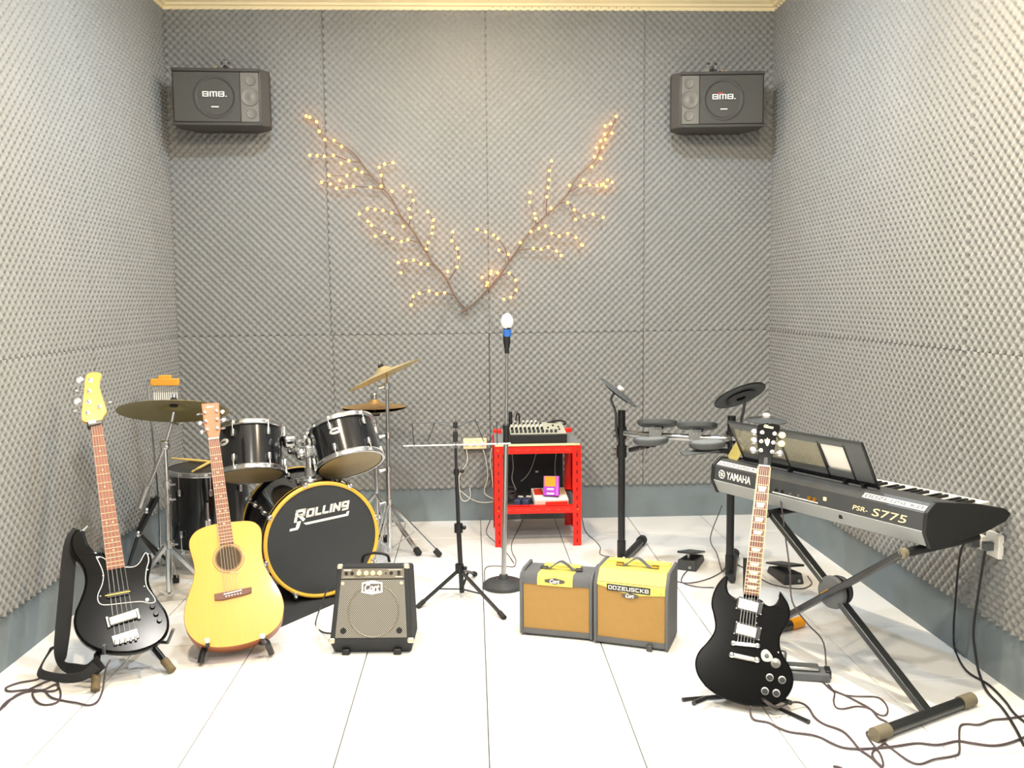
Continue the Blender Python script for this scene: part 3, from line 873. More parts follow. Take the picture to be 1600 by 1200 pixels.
# clear teardrop edge of the pickguard beside the sound hole
pgp = smooth([(hx + .045, -.002, hz + .035), (hx + .062, -.002, hz - .005), (hx + .056, -.002, hz - .04), (hx + .03, -.002, hz - .062), (hx + .0, -.002, hz - .058)], 5)
MB().tube(pgp, .0016, 6).build('pickguard_edge', 'binding', ac)
(a0, b0), (a1, b1) = A3([(582, 512)])[0], A3([(650, 505)])[0]
(c0, d0), (c1, d1) = A4([(528, 312)])[0], A4([(622, 292)])[0]
q0, q1 = A4([(493, 665)])[0], A4([(742, 615)])[0]
bx, bz = (q0[0] + q1[0]) / 2, (q0[1] + q1[1]) / 2
neck(ac, (b0 + b1) / 2, (d0 + d1) / 2, a1 - a0, c1 - c0, (a0 + a1) / 2, (c0 + c1) / 2, -.007, 'rosewood', 'mahogany', bz + .006, 20, 6,
     [(3, 'dot'), (5, 'dot'), (7, 'two'), (9, 'dot'), (12, 'two'), (15, 'dot')], frets='cream', saddle=(.032, -.011), zneck=A4([(560, 165)])[0][1] - .01, xs=lambda u: bx + u * .030)
hd = A3([(538, 283), (648, 277), (652, 330), (658, 440), (650, 490), (650, 503), (584, 508), (580, 480), (560, 450), (545, 340)])
MB().prism(hd, -.002, .014).build('headstock', 'mahogany', ac, bevel=.0015)
x, z = A3([(592, 303)])[0]
text_mb('Cort', .030, .011, shear=.3, bold=.03).xf(Matrix.Translation((x, -.0022, z)) @ Matrix.Rotation(.0, 4, 'Y')).build('lettering', 'print_white', ac)
for (a, b), (c, d), fc in (((560, 342), (520, 346), 1), ((567, 397), (528, 401), 0), ((575, 449), (540, 456), 0), ((633, 332), (668, 330), 0), ((636, 385), (675, 381), 0), ((638, 440), (675, 434), 1)):
    (x, z), (x2, z2) = A3([(a, b)])[0], A3([(c, d)])[0]
    peg(ac, x, z, x2 - x, z2 - z, 'chrome', -.002, .85, fc)
brq = A4([(493, 638), (742, 590), (742, 628), (690, 645), (620, 662), (550, 678), (496, 680)])
br = MB().prism(brq, -.009, 0).build('bridge', 'rosewood_dark', ac, bevel=.0015)
s0, s1 = A4([(556, 642)])[0], A4([(676, 613)])[0]
MB().bar((s0[0], -.011, s0[1]), (s1[0], -.011, s1[1]), .004, .003, (0, 1, 0)).build('saddle', 'white', br)
for i in range(6):
    x, z = A4([(572 + 19.5 * i, 655 - 4.2 * i)])[0]
    MB().lathe([(.0028, 0), (.003, .003), (0, .005)], (x, -.009, z), (0, -1, 0), 8).build('bridge_pin', 'white', br)
# stand
st = thing('guitar_stand', 'low black folding guitar stand under the acoustic guitar', 'guitar stand', fl(370, 1030), 'guitar stands on the floor')
for s_, (p0, p1, p2) in ((-1, ((313, 1036), (322, 1010), (331, 1000))), (1, ((424, 1021), (416, 1003), (404, 998)))):
    foot = fl(*p0, .014)
    a = at(p1[0], p1[1], 3.36); b = at(p2[0], p2[1], 3.44)
    MB().tube(smooth([foot, foot.lerp(a, .5) + V3((0, -.005, .01)), a, b, b + V3((-s_ * .05, .14, .10))], 4), .0125).build('leg', 'black_satin', st, world=True)
    tip = at(p1[0] - s_ * 4, p1[1] - 8, 3.30)
    MB().tube([b + V3((0, -.02, 0)), a + V3((0, -.0, -.004)), tip + V3((0, -.012, -.012)), tip + V3((0, -.018, .008))], .008).build('cradle_arm', 'black_satin', st, world=True)
    MB().tube([tip + V3((0, -.018, .004)), tip + V3((0, -.019, .016))], .0095).build('cradle_tip', 'white', st, world=True)
    MB().tube([b + V3((-s_ * .05, .14, .10)), V3((b.x - s_ * .02, b.y + .34, .012))], .010).build('rear_leg', 'black_satin', st, world=True)
MB().tube([at(331, 1000, 3.44) + V3((.05, .14, .10)), at(404, 998, 3.44) + V3((-.05, .14, .10))], .008).build('cross_rod', 'black_satin', st, world=True)

# --- SG style electric guitar
M = gframe((1159, 1103), 2.80, (1201, 661), 1.0, -4)
g = plane_fn(M)
sg = thing('electric_guitar', 'black double-cutaway electric guitar with crown-inlaid headstock, standing before the keyboard', 'electric guitar', M)
S7 = zoomed(g, 1040, 860, .25)
S6 = zoomed(g, 1120, 660, .1)
so = outline(S7([(485, 300), (440, 296), (398, 268), (384, 225), (388, 180), (382, 154), (358, 168), (320, 215), (292, 280), (285, 340), (298, 400), (308, 460), (300, 510), (260, 570), (210, 625), (186, 680), (185, 735), (207, 795), (260, 860), (330, 908), (420, 948), (520, 973), (640, 975), (720, 950), (772, 900), (798, 840), (797, 780), (775, 720), (737, 660), (716, 600), (717, 540), (742, 490), (771, 440), (779, 380), (766, 330), (742, 290), (714, 256), (706, 300), (683, 335), (650, 345), (620, 332), (596, 305), (540, 302)]), 4)
body_mb(so, 0, .032, .006, .012).build('body', 'black_gloss', sg, ang=20)
(a0, b0), (a1, b1) = S6([(640, 705)])[0], S6([(845, 690)])[0]
(c0, d0), (c1, d1) = S7([(487, 272)])[0], S7([(588, 288)])[0]
q0, q1 = S7([(425, 583)])[0], S7([(575, 598)])[0]
bx, bz = (q0[0] + q1[0]) / 2, (q0[1] + q1[1]) / 2
neck(sg, (b0 + b1) / 2, (d0 + d1) / 2, a1 - a0 - .005, c1 - c0 - .005, (a0 + a1) / 2, (c0 + c1) / 2, -.006, 'rosewood_deep', 'black_gloss', bz, 22, 6,
     [(k, 'trap') for k in (3, 5, 7, 9, 12, 15, 17, 19, 21)], frets='cream', bind='binding', saddle=(.026, -.014), zneck=(d0 + d1) / 2 - .01, xs=lambda u: bx + u * .026)
hd = S6([(645, 690), (650, 560), (640, 400), (628, 120), (640, 40), (720, 20), (800, 10), (820, 30), (860, 15), (960, 40), (990, 55), (985, 100), (935, 200), (900, 420), (862, 560), (848, 690)])
MB().prism(hd, -.002, .014).build('headstock', 'black_gloss', sg, bevel=.0015)
x, z = S6([(810, 70)])[0]
text_mb('Gibson', .034, .013, shear=.15, bold=.03).xf(Matrix.Translation((x, -.0022, z)) @ Matrix.Rotation(.1, 4, 'Y')).build('lettering', 'pearl', sg)
cr = S6([(745, 265), (770, 275), (790, 240), (810, 275), (828, 262), (822, 320), (800, 370), (780, 370), (755, 325)])
MB().prism(cr, -.003, .0).build('crown_inlay', 'pearl', sg)
x, z = S6([(765, 600)])[0]
MB().prism([(x - .006, z + .012), (x + .006, z + .012), (x + .007, z - .014), (x - .007, z - .014)], -.004, 0).build('rod_cover', 'black_satin', sg)
for (a, b), (c, d), m_ in (((710, 165), (592, 140), 'chrome'), ((697, 305), (590, 275), 'chrome'), ((690, 445), (575, 425), 'chrome'), ((905, 185), (1020, 190), 'cream'), ((885, 325), (1010, 325), 'cream'), ((868, 468), (985, 470), 'chrome')):
    (x, z), (x2, z2) = S6([(a, b)])[0], S6([(c, d)])[0]
    peg(sg, x, z, x2 - x, z2 - z, m_, -.002, 1.05)
Rs = Matrix.Rotation(.10, 3, 'Y')
for q in ((525, 348), (513, 505)):
    x, z = S7([q])[0]
    rg = MB().box((x, -.004, z), (.088, .009, .046), Rs).build('pickup_ring', 'black_satin', sg, bevel=.002)
    MB().box((x - .004, -.008, z), (.070, .012, .036), Rs).build('pickup', 'nickel', sg, bevel=.003)
    for i in (-1, 1):
        for j in (-1, 1):
            p = Rs @ V3((i * .041, 0, j * .019))
            MB().lathe([(.0025, 0), (0, .002)], (x + p.x, -.009, z + p.z), (0, -1, 0), 8).build('screw', 'chrome', rg)
MB().bar((q0[0], -.010, q0[1]), (q1[0], -.010, q1[1]), .014, .010, (0, 1, 0)).build('bridge', 'chrome', sg, bevel=.004)
for q in (q0, q1):
    MB().lathe([(.008, 0), (.008, .006), (.005, .008), (0, .009)], (q[0], -.008, q[1]), (0, -1, 0), 14).build('bridge_post', 'chrome', sg)
t0, t1 = S7([(415, 657)])[0], S7([(572, 688)])[0]
MB().bar((t0[0], -.010, t0[1]), (t1[0], -.010, t1[1]), .017, .012, (0, 1, 0)).build('tailpiece', 'nickel', sg, bevel=.005)
for q in (t0, t1):
    MB().lathe([(.009, 0), (.009, .010), (.006, .013), (0, .014)], (q[0], -.006, q[1]), (0, -1, 0), 14).build('tailpiece_post', 'chrome', sg)
x, z = S7([(632, 660)])[0]
pm = MB().prism(outline([(x - .016, z + .014), (x, z + .020), (x + .020, z - .002), (x + .012, z - .016), (x - .008, z - .018), (x - .018, z - .004)], 3), -.004, 0).build('jack_plate', 'nickel', sg)
knob(sg, x, z, .007, .006, 'dark_steel', -.004, 'toggle_nut')
x, z = S7([(688, 706)])[0]
MB().lathe([(.016, 0), (.016, .003), (.008, .005), (.007, .012), (.003, .013), (.003, .02), (0, .021)], (x, 0, z), (0, -1, 0), 24).build('selector_switch', 'nickel', sg)
for q in ((651, 795), (728, 810), (621, 880), (692, 893)):
    x, z = S7([q])[0]
    k_ = MB().lathe([(.0125, 0), (.0125, .003), (.009, .004)], (x, 0, z), (0, -1, 0), 22).build('knob', 'steel', sg)
    MB().lathe([(.0085, .002), (.008, .014), (0, .014)], (x, 0, z), (0, -1, 0), 18).build('knob_cap', 'black', k_)
x, z = S7([(605, 930)])[0]
MB().tube([(x, -.002, z), (x + .004, -.018, z - .002), (x + .03, -.016, z - .016), (x + .05, -.01, z - .024)], .006, 8).build('cable_plug', 'black_satin', sg)
for q in ((570, 410), (568, 455), (705, 637), (602, 310), (597, 398)):
    x, z = S7([q])[0]
    MB().lathe([(.0028, 0), (0, .002)], (x, 0, z), (0, -1, 0), 8).build('screw', 'chrome', sg)
# stand
st = thing('guitar_stand', 'thin black tripod guitar stand under the electric guitar', 'guitar stand', fl(1160, 1110), 'guitar stands on the floor')
hub = at(1165, 1085, 2.96)
for f_, r_ in ((fl(1066, 1093, .008), .007), (fl(1264, 1128, .008), .008), (V3((1.02, 3.25, .008)), .008)):
    MB().tube([hub, f_], r_).build('leg', 'black_satin', st, world=True)
MB().tube([hub + V3((0, 0, -.02)), hub + V3((.03, .12, .45))], .009).build('spine', 'black_satin', st, world=True)
for s_, p in ((-1, (1084, 1099)), (1, (1235, 1098))):
    e = at(p[0], p[1], 2.76)
    MB().tube([hub, hub.lerp(e, .75) + V3((0, .02, 0)), e], .0085).build('cradle_arm', 'dark_steel', st, world=True)

# ---------------------------------------------------------------- acoustic drum kit
def hoop(parent, R, z, mat='chrome', h=.024, name='hoop'):
    return MB().lathe([(R - .003, z - h / 2), (R + .008, z - h / 2), (R + .009, z - h / 2 + .004), (R + .004, z - h / 2 + .007), (R + .004, z + h / 2 - .006), (R + .009, z + h / 2 - .003), (R + .007, z + h / 2), (R - .003, z + h / 2)], n=48, closed=True).build(name, mat, parent)
def drum_parts(t, R, H, nl, phase, head_top='white', lugs=True, rods=True):
    MB().lathe([(R, .012), (R, H - .012), (R - .006, H - .012), (R - .006, .012)], n=48, closed=True).build('shell', 'drum_black', t)
    MB().lathe([(R, H - .006), (R * .98, H + .001), (0, H + .001), (0, H - .004), (R * .97, H - .006)], n=48).build('batter_head', head_top, t)
    MB().lathe([(R, .006), (R * .98, -.001), (0, -.001), (0, .004), (R * .97, .006)], n=48).build('resonant_head', 'drumhead_clear', t)
    hoop(t, R + .004, H - .008, name='top_hoop'); hoop(t, R + .004, .008, name='bottom_hoop')
    for k in range(nl):
        a = 2 * PI * (k + phase) / nl; d = V3((math.cos(a), math.sin(a), 0))
        for z, s in ((H * .76, 1), (H * .24, -1)):
            l = MB().box(d * (R + .009) + V3((0, 0, z)), (.018, .016, .034), Matrix.Rotation(a, 3, 'Z')).build('lug', 'chrome', t, bevel=.005)
            MB().cyl(d * (R + .013) + V3((0, 0, z + s * .01)), d * (R + .013) + V3((0, 0, H - .004 if s > 0 else .004)), .0028, n=8).build('tension_rod', 'chrome', l)
            MB().box(d * (R + .012) + V3((0, 0, (H - .006) if s > 0 else .006)), (.014, .013, .016), Matrix.Rotation(a, 3, 'Z')).build('hoop_ear', 'chrome', l, bevel=.003)
KIT = 'drums of the black acoustic kit'
# bass drum: local z is the front normal, x right, y up
nrm = V3((.44, -.898, 0)).normalized()
cf = at(504, 843, 4.04)
M = frame(cf, V3((0, 0, 1)).cross(nrm), V3((0, 0, 1)), nrm)
bd = thing('bass_drum', 'large black bass drum lettered ROLLING with yellow wooden hoops', 'drum', M, KIT)
R, H = .256, .40
MB().lathe([(R, -H), (R, -.03), (R - .007, -.03), (R - .007, -H)], n=64, closed=True).build('shell', 'drum_black', bd)
hd = MB().lathe([(0, .0), (R - .004, .0), (R, -.006), (R, -.012), (0, -.012)], n=64).build('front_head', 'drumhead_dark', bd)
MB().lathe([(0, -H - .02), (R, -H - .02), (R, -H - .03), (0, -H - .03)], n=64).build('batter_head', 'white', bd)
for z0, nm in ((.006, 'front_hoop'), (-H + .008, 'rear_hoop')):
    hp = MB().lathe([(R - .004, z0), (R + .005, z0 + .003), (R + .012, z0), (R + .012, z0 - .04), (R - .002, z0 - .04), (R - .004, z0 - .01)], n=72, closed=True).build(nm, 'hoop_wood' if nm == 'front_hoop' else 'black_gloss', bd)
    MB().lathe([(R + .0122, z0 - .010), (R + .0138, z0 - .012), (R + .0138, z0 - .030), (R + .0122, z0 - .032)], n=72, closed=True).build('hoop_inlay', 'black_gloss' if nm == 'front_hoop' else 'hoop_wood', hp)
    for k in range(8):
        a = 2 * PI * (k + .35) / 8; d = V3((math.cos(a), math.sin(a), 0))
        Rz = Matrix.Rotation(a, 3, 'Z')
        cl = MB().box(d * (R + .012) + V3((0, 0, z0 - .012)), (.018, .024, .034), Rz).build('claw', 'chrome', hp, bevel=.005)
        sgn = -1 if nm == 'front_hoop' else 1
        rd = MB().cyl(d * (R + .022) + V3((0, 0, z0 + sgn * -.012 - .012)), d * (R + .022) + V3((0, 0, z0 + sgn * .10 - .012)), .003, n=8)
        rd.ball(d * (R + .022) + V3((0, 0, z0 + sgn * -.026 - .012)), .009, 10, 6)
        rd.build('tension_rod', 'chrome', hp)
        MB().box(d * (R + .012) + V3((0, 0, z0 + sgn * .11 - .012)), (.024, .018, .05), Rz).build('lug', 'chrome', bd, bevel=.006)
# ROLLING
Mt = Matrix.Translation((.0, .132, .0004)) @ Matrix.Rotation(math.radians(5), 4, 'Z')
for nm_, mb in (('lettering', stroke_mb('OLLING', .200, .044, .34, .30, .12).xf(Matrix.Translation((.030, 0, .004)))), ('lettering', stroke_mb('R', .052, .058, .30, .30).xf(Matrix.Translation((-.098, 0, .0))))):
    mb.v = [V3((p.x, p.z, -p.y)) for p in mb.v]
    mb.xf(Mt).build(nm_, 'print_white', bd)
ul = [(-.150, -.052), (-.128, -.052), (-.112, -.026), (-.100, -.026), (-.112, -.042), (-.085, -.028), (-.070, -.036), (.112, -.036), (.124, -.018), (.130, -.018), (.122, -.046), (-.092, -.046), (-.122, -.062), (-.154, -.062)]
ul = [(-.152, -.050), (-.126, -.050), (-.116, -.024), (-.098, -.024), (-.110, -.052), (-.118, -.061), (-.156, -.061)]
ul2 = [(-.090, -.036), (.112, -.036), (.116, -.026), (.128, -.026), (.120, -.047), (-.078, -.047)]
for u_ in (ul, ul2):
    k_ = len(u_)
    mb = MB().add([(x, y, .0008) for x, y in u_] + [(x, y, 0) for x, y in u_], [tuple(range(k_))[::-1]] + [(i, (i + 1) % k_, (i + 1) % k_ + k_, i + k_) for i in range(k_)])
    mb.xf(Mt).build('lettering_underline', 'print_white', bd)
for s in (-1, 1):
    a = V3((s * R * .82, -R * .50, -.10))
    MB().cyl(a, V3((s * (R + .07), -cf.z + .008, .06)), .008).build('spur', 'chrome', bd)
# tom holder on top of the shell
top = V3((.0, R, -.16))
MB().lathe([(.055, 0), (.05, .012), (.03, .02), (.026, .06), (0, .06)], top + V3((0, -.006, 0)), (0, 1, 0), 24).build('mount_plate', 'chrome', bd)
MB().cyl(top + V3((0, .04, 0)), top + V3((0, .165, 0)), .021).build('mount_post', 'chrome', bd)
Mi = M.inverted()
post = M @ (top + V3((0, .13, 0)))
# rack toms
def tom(name, label, px, py, Y, up, Rr, Hh, phase, badge):
    c = at(px, py, Y); up = V3(up).normalized()
    Mm = axframe(c - up * (Hh / 2), up, (1, 0, 0))
    t = thing(name, label, 'drum', Mm, KIT)
    drum_parts(t, Rr, Hh, 6, phase)
    a = math.radians(badge); d = V3((math.cos(a), math.sin(a), 0)); tx = V3((-math.sin(a), math.cos(a), 0))
    mb = MB(); n = 20; v = []
    for r_, yy in ((1, .0), (.9, .0015)):
        for k in range(n):
            q = 2 * PI * k / n
            w_ = math.cos(q) * .030 * r_
            th = a + w_ / Rr
            v.append(V3((math.cos(th), math.sin(th), 0)) * (Rr + .001 + yy) + V3((0, 0, Hh * .62 + math.sin(q) * .016 * r_)))
    mb.add(v + [d * (Rr + .0025) + V3((0, 0, Hh * .62))], [(i, (i + 1) % n, n + (i + 1) % n, n + i) for i in range(n)] + [(n + i, n + (i + 1) % n, 2 * n) for i in range(n)])
    bdg = mb.build('badge', 'badge_silver', t)
    MB().box(d * (Rr + .0028) + V3((0, 0, Hh * .62)), (.0012, .03, .007), Matrix.Rotation(a, 3, 'Z')).build('badge_print', 'print_dark', bdg)
    return t, Mm
t1, M1 = tom('tom_drum', 'black rack tom on the left, beside the acoustic guitar headstock', 391, 706, 4.17, (-.10, .40, .91), .145, .225, .25, 232)
t2, M2 = tom('tom_drum', 'black rack tom on the right, tilted under the crash cymbal', 540, 696, 4.20, (-.27, .47, .84), .150, .200, .25, 262)
# tom arms: bent L rods with ball clamps, parts of the bass drum
for Mm, dirn, Rr, Hh, px, py in ((M1, 1, .145, .225, 452, 690), (M2, -1, .150, .205, 480, 688)):
    e = at(px, py, 4.22)
    MB().tube([Mi @ post, Mi @ (post + V3((-dirn * .045, 0, -.015))), Mi @ (e + V3((0, 0, -.05))), Mi @ e], .012).build('tom_arm', 'chrome', bd)
    MB().ball(Mi @ (post + V3((-dirn * .04, -.005, -.012))), .031, 14, 9).build('ball_clamp', 'chrome', bd)
    MB().box(Mi @ e, (.058, .058, .06)).build('tom_bracket', 'chrome', bd, bevel=.012)
    MB().cyl(Mi @ (e + V3((.0, -.03, 0))), Mi @ (e + V3((dirn * .03, -.05, .005))), .008).build('wing_bolt', 'chrome', bd)
MB().box(Mi @ post, (.056, .06, .056)).build('post_clamp', 'chrome', bd, bevel=.01)
# floor tom
Rf, Hf = .192, .40
cft = at(324, 730, 4.55)
M = axframe((cft.x, cft.y + .02, cft.z - Hf + .0), (0, 0, 1), (1, 0, 0))
ft = thing('floor_tom', 'black floor tom with drumsticks on top, behind the acoustic guitar', 'drum', M, KIT)
drum_parts(ft, Rf, Hf, 8, .4, head_top='black_satin')
z0 = M.translation.z
for k in range(3):
    a = 2 * PI * k / 3 + .75; d = V3((math.cos(a), math.sin(a), 0))
    MB().tube([d * (Rf + .025) + V3((0, 0, .26)), d * (Rf + .025) + V3((0, 0, .0)), d * (Rf + .055) + V3((0, 0, -z0 + .02))], .006).build('leg', 'chrome', ft)
    MB().cyl(d * (Rf + .053) + V3((0, 0, -z0 + .03)), d * (Rf + .056) + V3((0, 0, -z0)), .012).build('rubber_foot', 'rubber', ft)
    MB().box(d * (Rf + .016) + V3((0, 0, .15)), (.028, .03, .05), Matrix.Rotation(a, 3, 'Z')).build('leg_bracket', 'chrome', ft, bevel=.005)
zt = M.translation.z + Hf + .012
for lab, a, b in (('drumstick lying across the back of the floor tom', (268, 716), (332, 722)), ('drumstick pointing forward on the floor tom', (300, 737), (334, 719))):
    A, B = fl(*a, zt), fl(*b, zt)
    if (B - A).length < .3: B = A + (B - A).normalized() * .36
    if (B - A).length > .42: B = A + (B - A).normalized() * .40
    o = MB().tube([A, A.lerp(B, .04), A.lerp(B, .12), A.lerp(B, .3), B], [.004, .0055, .004, .007, .0075], 10).build('drumstick', 'stick')
    tag(o, lab, 'drumstick', 'drumsticks on the floor tom'); centre(o)

# ---------------------------------------------------------------- cymbals and stands
def cymbal(name, label, c, up, R, mat, group='cymbals of the acoustic kit', flip=False):
    up = V3(up).normalized()
    M = axframe(c, up)
    t = thing(name, label, 'cymbal', M, group)
    prof = [(R, 0), (R * .7, .010), (R * .35, .019), (R * .22, .024), (R * .17, .036), (R * .10, .044), (.007, .047), (.007, .0455), (R * .10, .0425), (R * .17, .0345), (R * .22, .0225), (R * .35, .0175), (R * .7, .0085), (R, -.0012)]
    MB().lathe(prof, n=64, closed=True).build('plate', mat, t, ang=60)
    MB().lathe([(0, .046), (.014, .046), (.016, .054), (.012, .062), (0, .062)], n=16).build('felt_washer', 'black_rough', t)
    MB().lathe([(0, .062), (.007, .062), (.007, .078), (0, .080)], n=10).build('wing_nut', 'chrome', t)
    MB().lathe([(0, .034), (.018, .034), (.018, .022), (0, .022)], n=16).build('under_felt', 'black_rough', t)
    return t
def tripod(st, hub, bot, feet, ring=.45, m='chrome', r=.009, foot='rubber'):
    """double-braced tripod base: legs from a hub, struts from the foot of the tube"""
    for f in feet:
        f = V3(f); mid = hub.lerp(f, .55)
        d = (f - hub).normalized(); side = d.cross(V3((0, 0, 1))).normalized() * .009
        lg = MB()
        lg.bar(hub + side, f + side, .004, .016); lg.bar(hub - side, f - side, .004, .016)
        lg.bar(hub.lerp(f, .5) + side, hub.lerp(f, .5) - side, .01, .012); lg.bar(hub + side, hub - side, .01, .012)
        l = lg.build('leg', m, st, world=True)
        MB().bar(bot, mid, .014, .004).build('strut', m, l, world=True)
        ft_ = MB().bar(f - d * .035, f + d * .012, .030, .028)
        ft_.build('rubber_foot', foot, l, world=True, bevel=.006)
# ride cymbal on a boom stand
b0 = fl(264, 924, .05)
st = thing('cymbal_stand', 'chrome boom cymbal stand beside the bass guitar', 'cymbal stand', (b0.x, b0.y, 0), 'cymbal stands of the acoustic kit')
hb = V3((b0.x, b0.y, 0)) + V3((0, 0, at(262, 850, b0.y).z))
tp = at(258, 695, b0.y)
tripod(st, hb, b0 + V3((0, 0, -.02)), [V3((b0.x - .17, b0.y - .16, .015)), V3((b0.x + .27, b0.y - .05, .015)), V3((b0.x - .06, b0.y + .28, .015))])
MB().cyl(b0, V3((tp.x, tp.y, at(260, 790, b0.y).z)), .0135).build('lower_tube', 'chrome', st, world=True)
MB().cyl(V3((tp.x, tp.y, at(260, 800, b0.y).z)), tp, .0095).build('upper_tube', 'chrome', st, world=True)
for yy in (757, 780, 850):
    c_ = V3((tp.x, tp.y, at(260, yy, b0.y).z))
    cl = MB().cyl(c_ + V3((0, 0, -.018)), c_ + V3((0, 0, .018)), .019).build('collar', 'chrome', st, world=True)
    MB().tube([c_ + V3((.015, -.01, 0)), c_ + V3((.045, -.02, .004))], [.006, .004], 8).build('wing_screw', 'chrome', cl, world=True)
cy = at(271, 636, b0.y - .03)
be = at(219, 793, b0.y - .02)
MB().tube([cy + V3((0, 0, -.02)), at(268, 662, b0.y - .02), tp, be], [.006, .0085, .0085, .0085], 10).build('boom', 'chrome', st, world=True)
MB().tube([at(231, 758, b0.y - .02), be], .0165, 14).build('counterweight', 'chrome', st, world=True)
MB().box(tp, (.04, .034, .045)).build('tilter', 'chrome', st, world=True, bevel=.01)
MB().tube([at(268, 660, b0.y - .02), at(280, 664, b0.y - .05)], [.008, .005], 8).build('wing_screw', 'chrome', st, world=True)
cymbal('ride_cymbal', 'wide olive-toned ride cymbal tilted over the bass guitar neck', cy + V3((0, 0, -.02)), (-.04, .34, 1), .238, 'bronze_dark')
# crash
b0 = fl(609, 856, .05)
st = thing('cymbal_stand', 'straight chrome cymbal stand beside the music stand', 'cymbal stand', (b0.x, b0.y, 0), 'cymbal stands of the acoustic kit')
hb = V3((b0.x, b0.y, at(610, 784, b0.y).z))
tripod(st, hb, V3((b0.x, b0.y, .04)), [fl(686, 866, .015), fl(578, 895, .015), V3((b0.x - .05, b0.y + .30, .015))])
tp = at(605, 598, b0.y)
MB().cyl(V3((b0.x, b0.y, .03)), V3((b0.x, b0.y, at(610, 735, b0.y).z)), .0135).build('lower_tube', 'chrome', st, world=True)
MB().tube([V3((b0.x, b0.y, at(610, 740, b0.y).z)), tp], .0095, 12).build('upper_tube', 'steel', st, world=True)
MB().cyl(tp, tp + V3((-.004, 0, .06)), .004).build('tilter_rod', 'gold', st, world=True)
for yy in (603, 680, 733, 784):
    c_ = V3((b0.x + (tp.x - b0.x) * (784 - yy) / 186, b0.y, at(608, yy, b0.y).z))
    cl = MB().cyl(c_ + V3((0, 0, -.016)), c_ + V3((0, 0, .016)), .019).build('collar', 'chrome', st, world=True)
    MB().tube([c_ + V3((-.015, -.01, 0)), c_ + V3((-.045, -.02, -.006))], [.007, .011], 8).build('wing_screw', 'chrome', cl, world=True)
cymbal('crash_cymbal', 'pale bronze crash cymbal tilted steeply above the right rack tom', at(601.5, 586, b0.y), (-.41, .10, .91), .203, 'bronze')
# hi-hat
b0 = V3(at(585, 640, 5.05)); b0.z = 0
st = thing('hi_hat_stand', 'chrome hi-hat stand behind the right rack tom', 'cymbal stand', b0, 'cymbal stands of the acoustic kit')
hb = V3((b0.x, b0.y, at(585, 770, b0.y).z))
tripod(st, hb, V3((b0.x, b0.y, .06)), [fl(654, 864, .015), V3((b0.x - .24, b0.y - .1, .015)), V3((b0.x + .0, b0.y + .25, .015))])
zc = at(581, 633, b0.y).z
MB().cyl(V3((b0.x, b0.y, .02)), V3((b0.x, b0.y, zc - .03)), .0115).build('tube', 'chrome', st, world=True)
MB().cyl(V3((b0.x, b0.y, zc - .03)), V3((b0.x, b0.y, zc + .20)), .003).build('pull_rod', 'chrome', st, world=True)
MB().lathe([(.02, 0), (.022, .03), (.012, .04), (0, .04)], V3((b0.x, b0.y, zc + .03)), (0, 0, 1), 16).build('clutch', 'chrome', st, world=True)
MB().lathe([(0, 0), (.03, 0), (.034, .02), (0, .02)], V3((b0.x, b0.y, zc - .06)), (0, 0, 1), 16).build('seat_cup', 'black', st, world=True)
MB().add([(b0.x - .045, b0.y - .30, .012), (b0.x + .045, b0.y - .30, .012), (b0.x + .035, b0.y - .02, .09), (b0.x - .035, b0.y - .02, .09), (b0.x - .045, b0.y - .30, .002), (b0.x + .045, b0.y - .30, .002), (b0.x + .035, b0.y - .02, .08), (b0.x - .035, b0.y - .02, .08)],
         [(0, 1, 2, 3), (7, 6, 5, 4), (0, 4, 5, 1), (1, 5, 6, 2), (2, 6, 7, 3), (3, 7, 4, 0)]).build('pedal', 'steel', st, world=True)
c_ = V3((b0.x, b0.y, zc))
cymbal('hi_hat_cymbal', 'upper hi-hat cymbal behind the right rack tom', c_ + V3((0, 0, -.01)), (0, .04, 1), .178, 'bronze_red')
M = axframe(c_ + V3((0, 0, -.016)), (0, .04, -1))
t = thing('hi_hat_cymbal', 'lower hi-hat cymbal, facing down under the upper one', 'cymbal', M, 'cymbals of the acoustic kit')
MB().lathe([(.178, 0), (.12, .010), (.06, .019), (.03, .034), (.006, .038), (.006, .0365), (.03, .0325), (.06, .0175), (.12, .0085), (.178, -.0012)], n=56, closed=True).build('plate', 'bronze_dark', t, ang=60)

# bar chimes on a bent pole
Yc = 4.62
pb = at(250, 862, Yc); pb.z = 0
t = thing('bar_chimes', 'bar chimes hanging from a yellow wooden bar on a thin bent pole', 'chimes', pb)
MB().tube(smooth([pb, at(247, 780, Yc), at(240, 700, Yc), at(231, 605, Yc), at(232, 596, Yc), at(238, 594, Yc)], 5), .0055, 9).build('pole', 'chrome', t, world=True)
MB().tube(smooth([pb + V3((0, 0, .006)), pb + V3((.12, -.05, .006))], 3), .008, 8).build('foot', 'chrome', t, world=True)
for a_ in (2.2, 4.2):
    MB().tube([pb + V3((0, 0, .006)), pb + V3((.13 * math.cos(a_), .13 * math.sin(a_), .006))], .008, 8).build('foot', 'chrome', t, world=True)
cb = at(258, 597, Yc)
MB().box(cb, (.140, .03, .036)).build('wooden_bar', 'chime_wood', t, world=True, bevel=.004)
MB().box(cb + V3((.0, 0, .024)), (.062, .026, .022)).build('clamp_block', 'chime_wood', t, world=True, bevel=.004)
for i in range(12):
    x = cb.x - .058 + i * .0104
    L = .13 - .0035 * i
    MB().cyl(V3((x, cb.y, cb.z - .052)), V3((x, cb.y, cb.z - .052 - L)), .0030, n=7).build('chime_rod', 'chime_metal', t, world=True)
    MB().cyl(V3((x, cb.y, cb.z - .016)), V3((x, cb.y, cb.z - .054)), .0006, n=4).build('chime_cord', 'white', t, world=True)
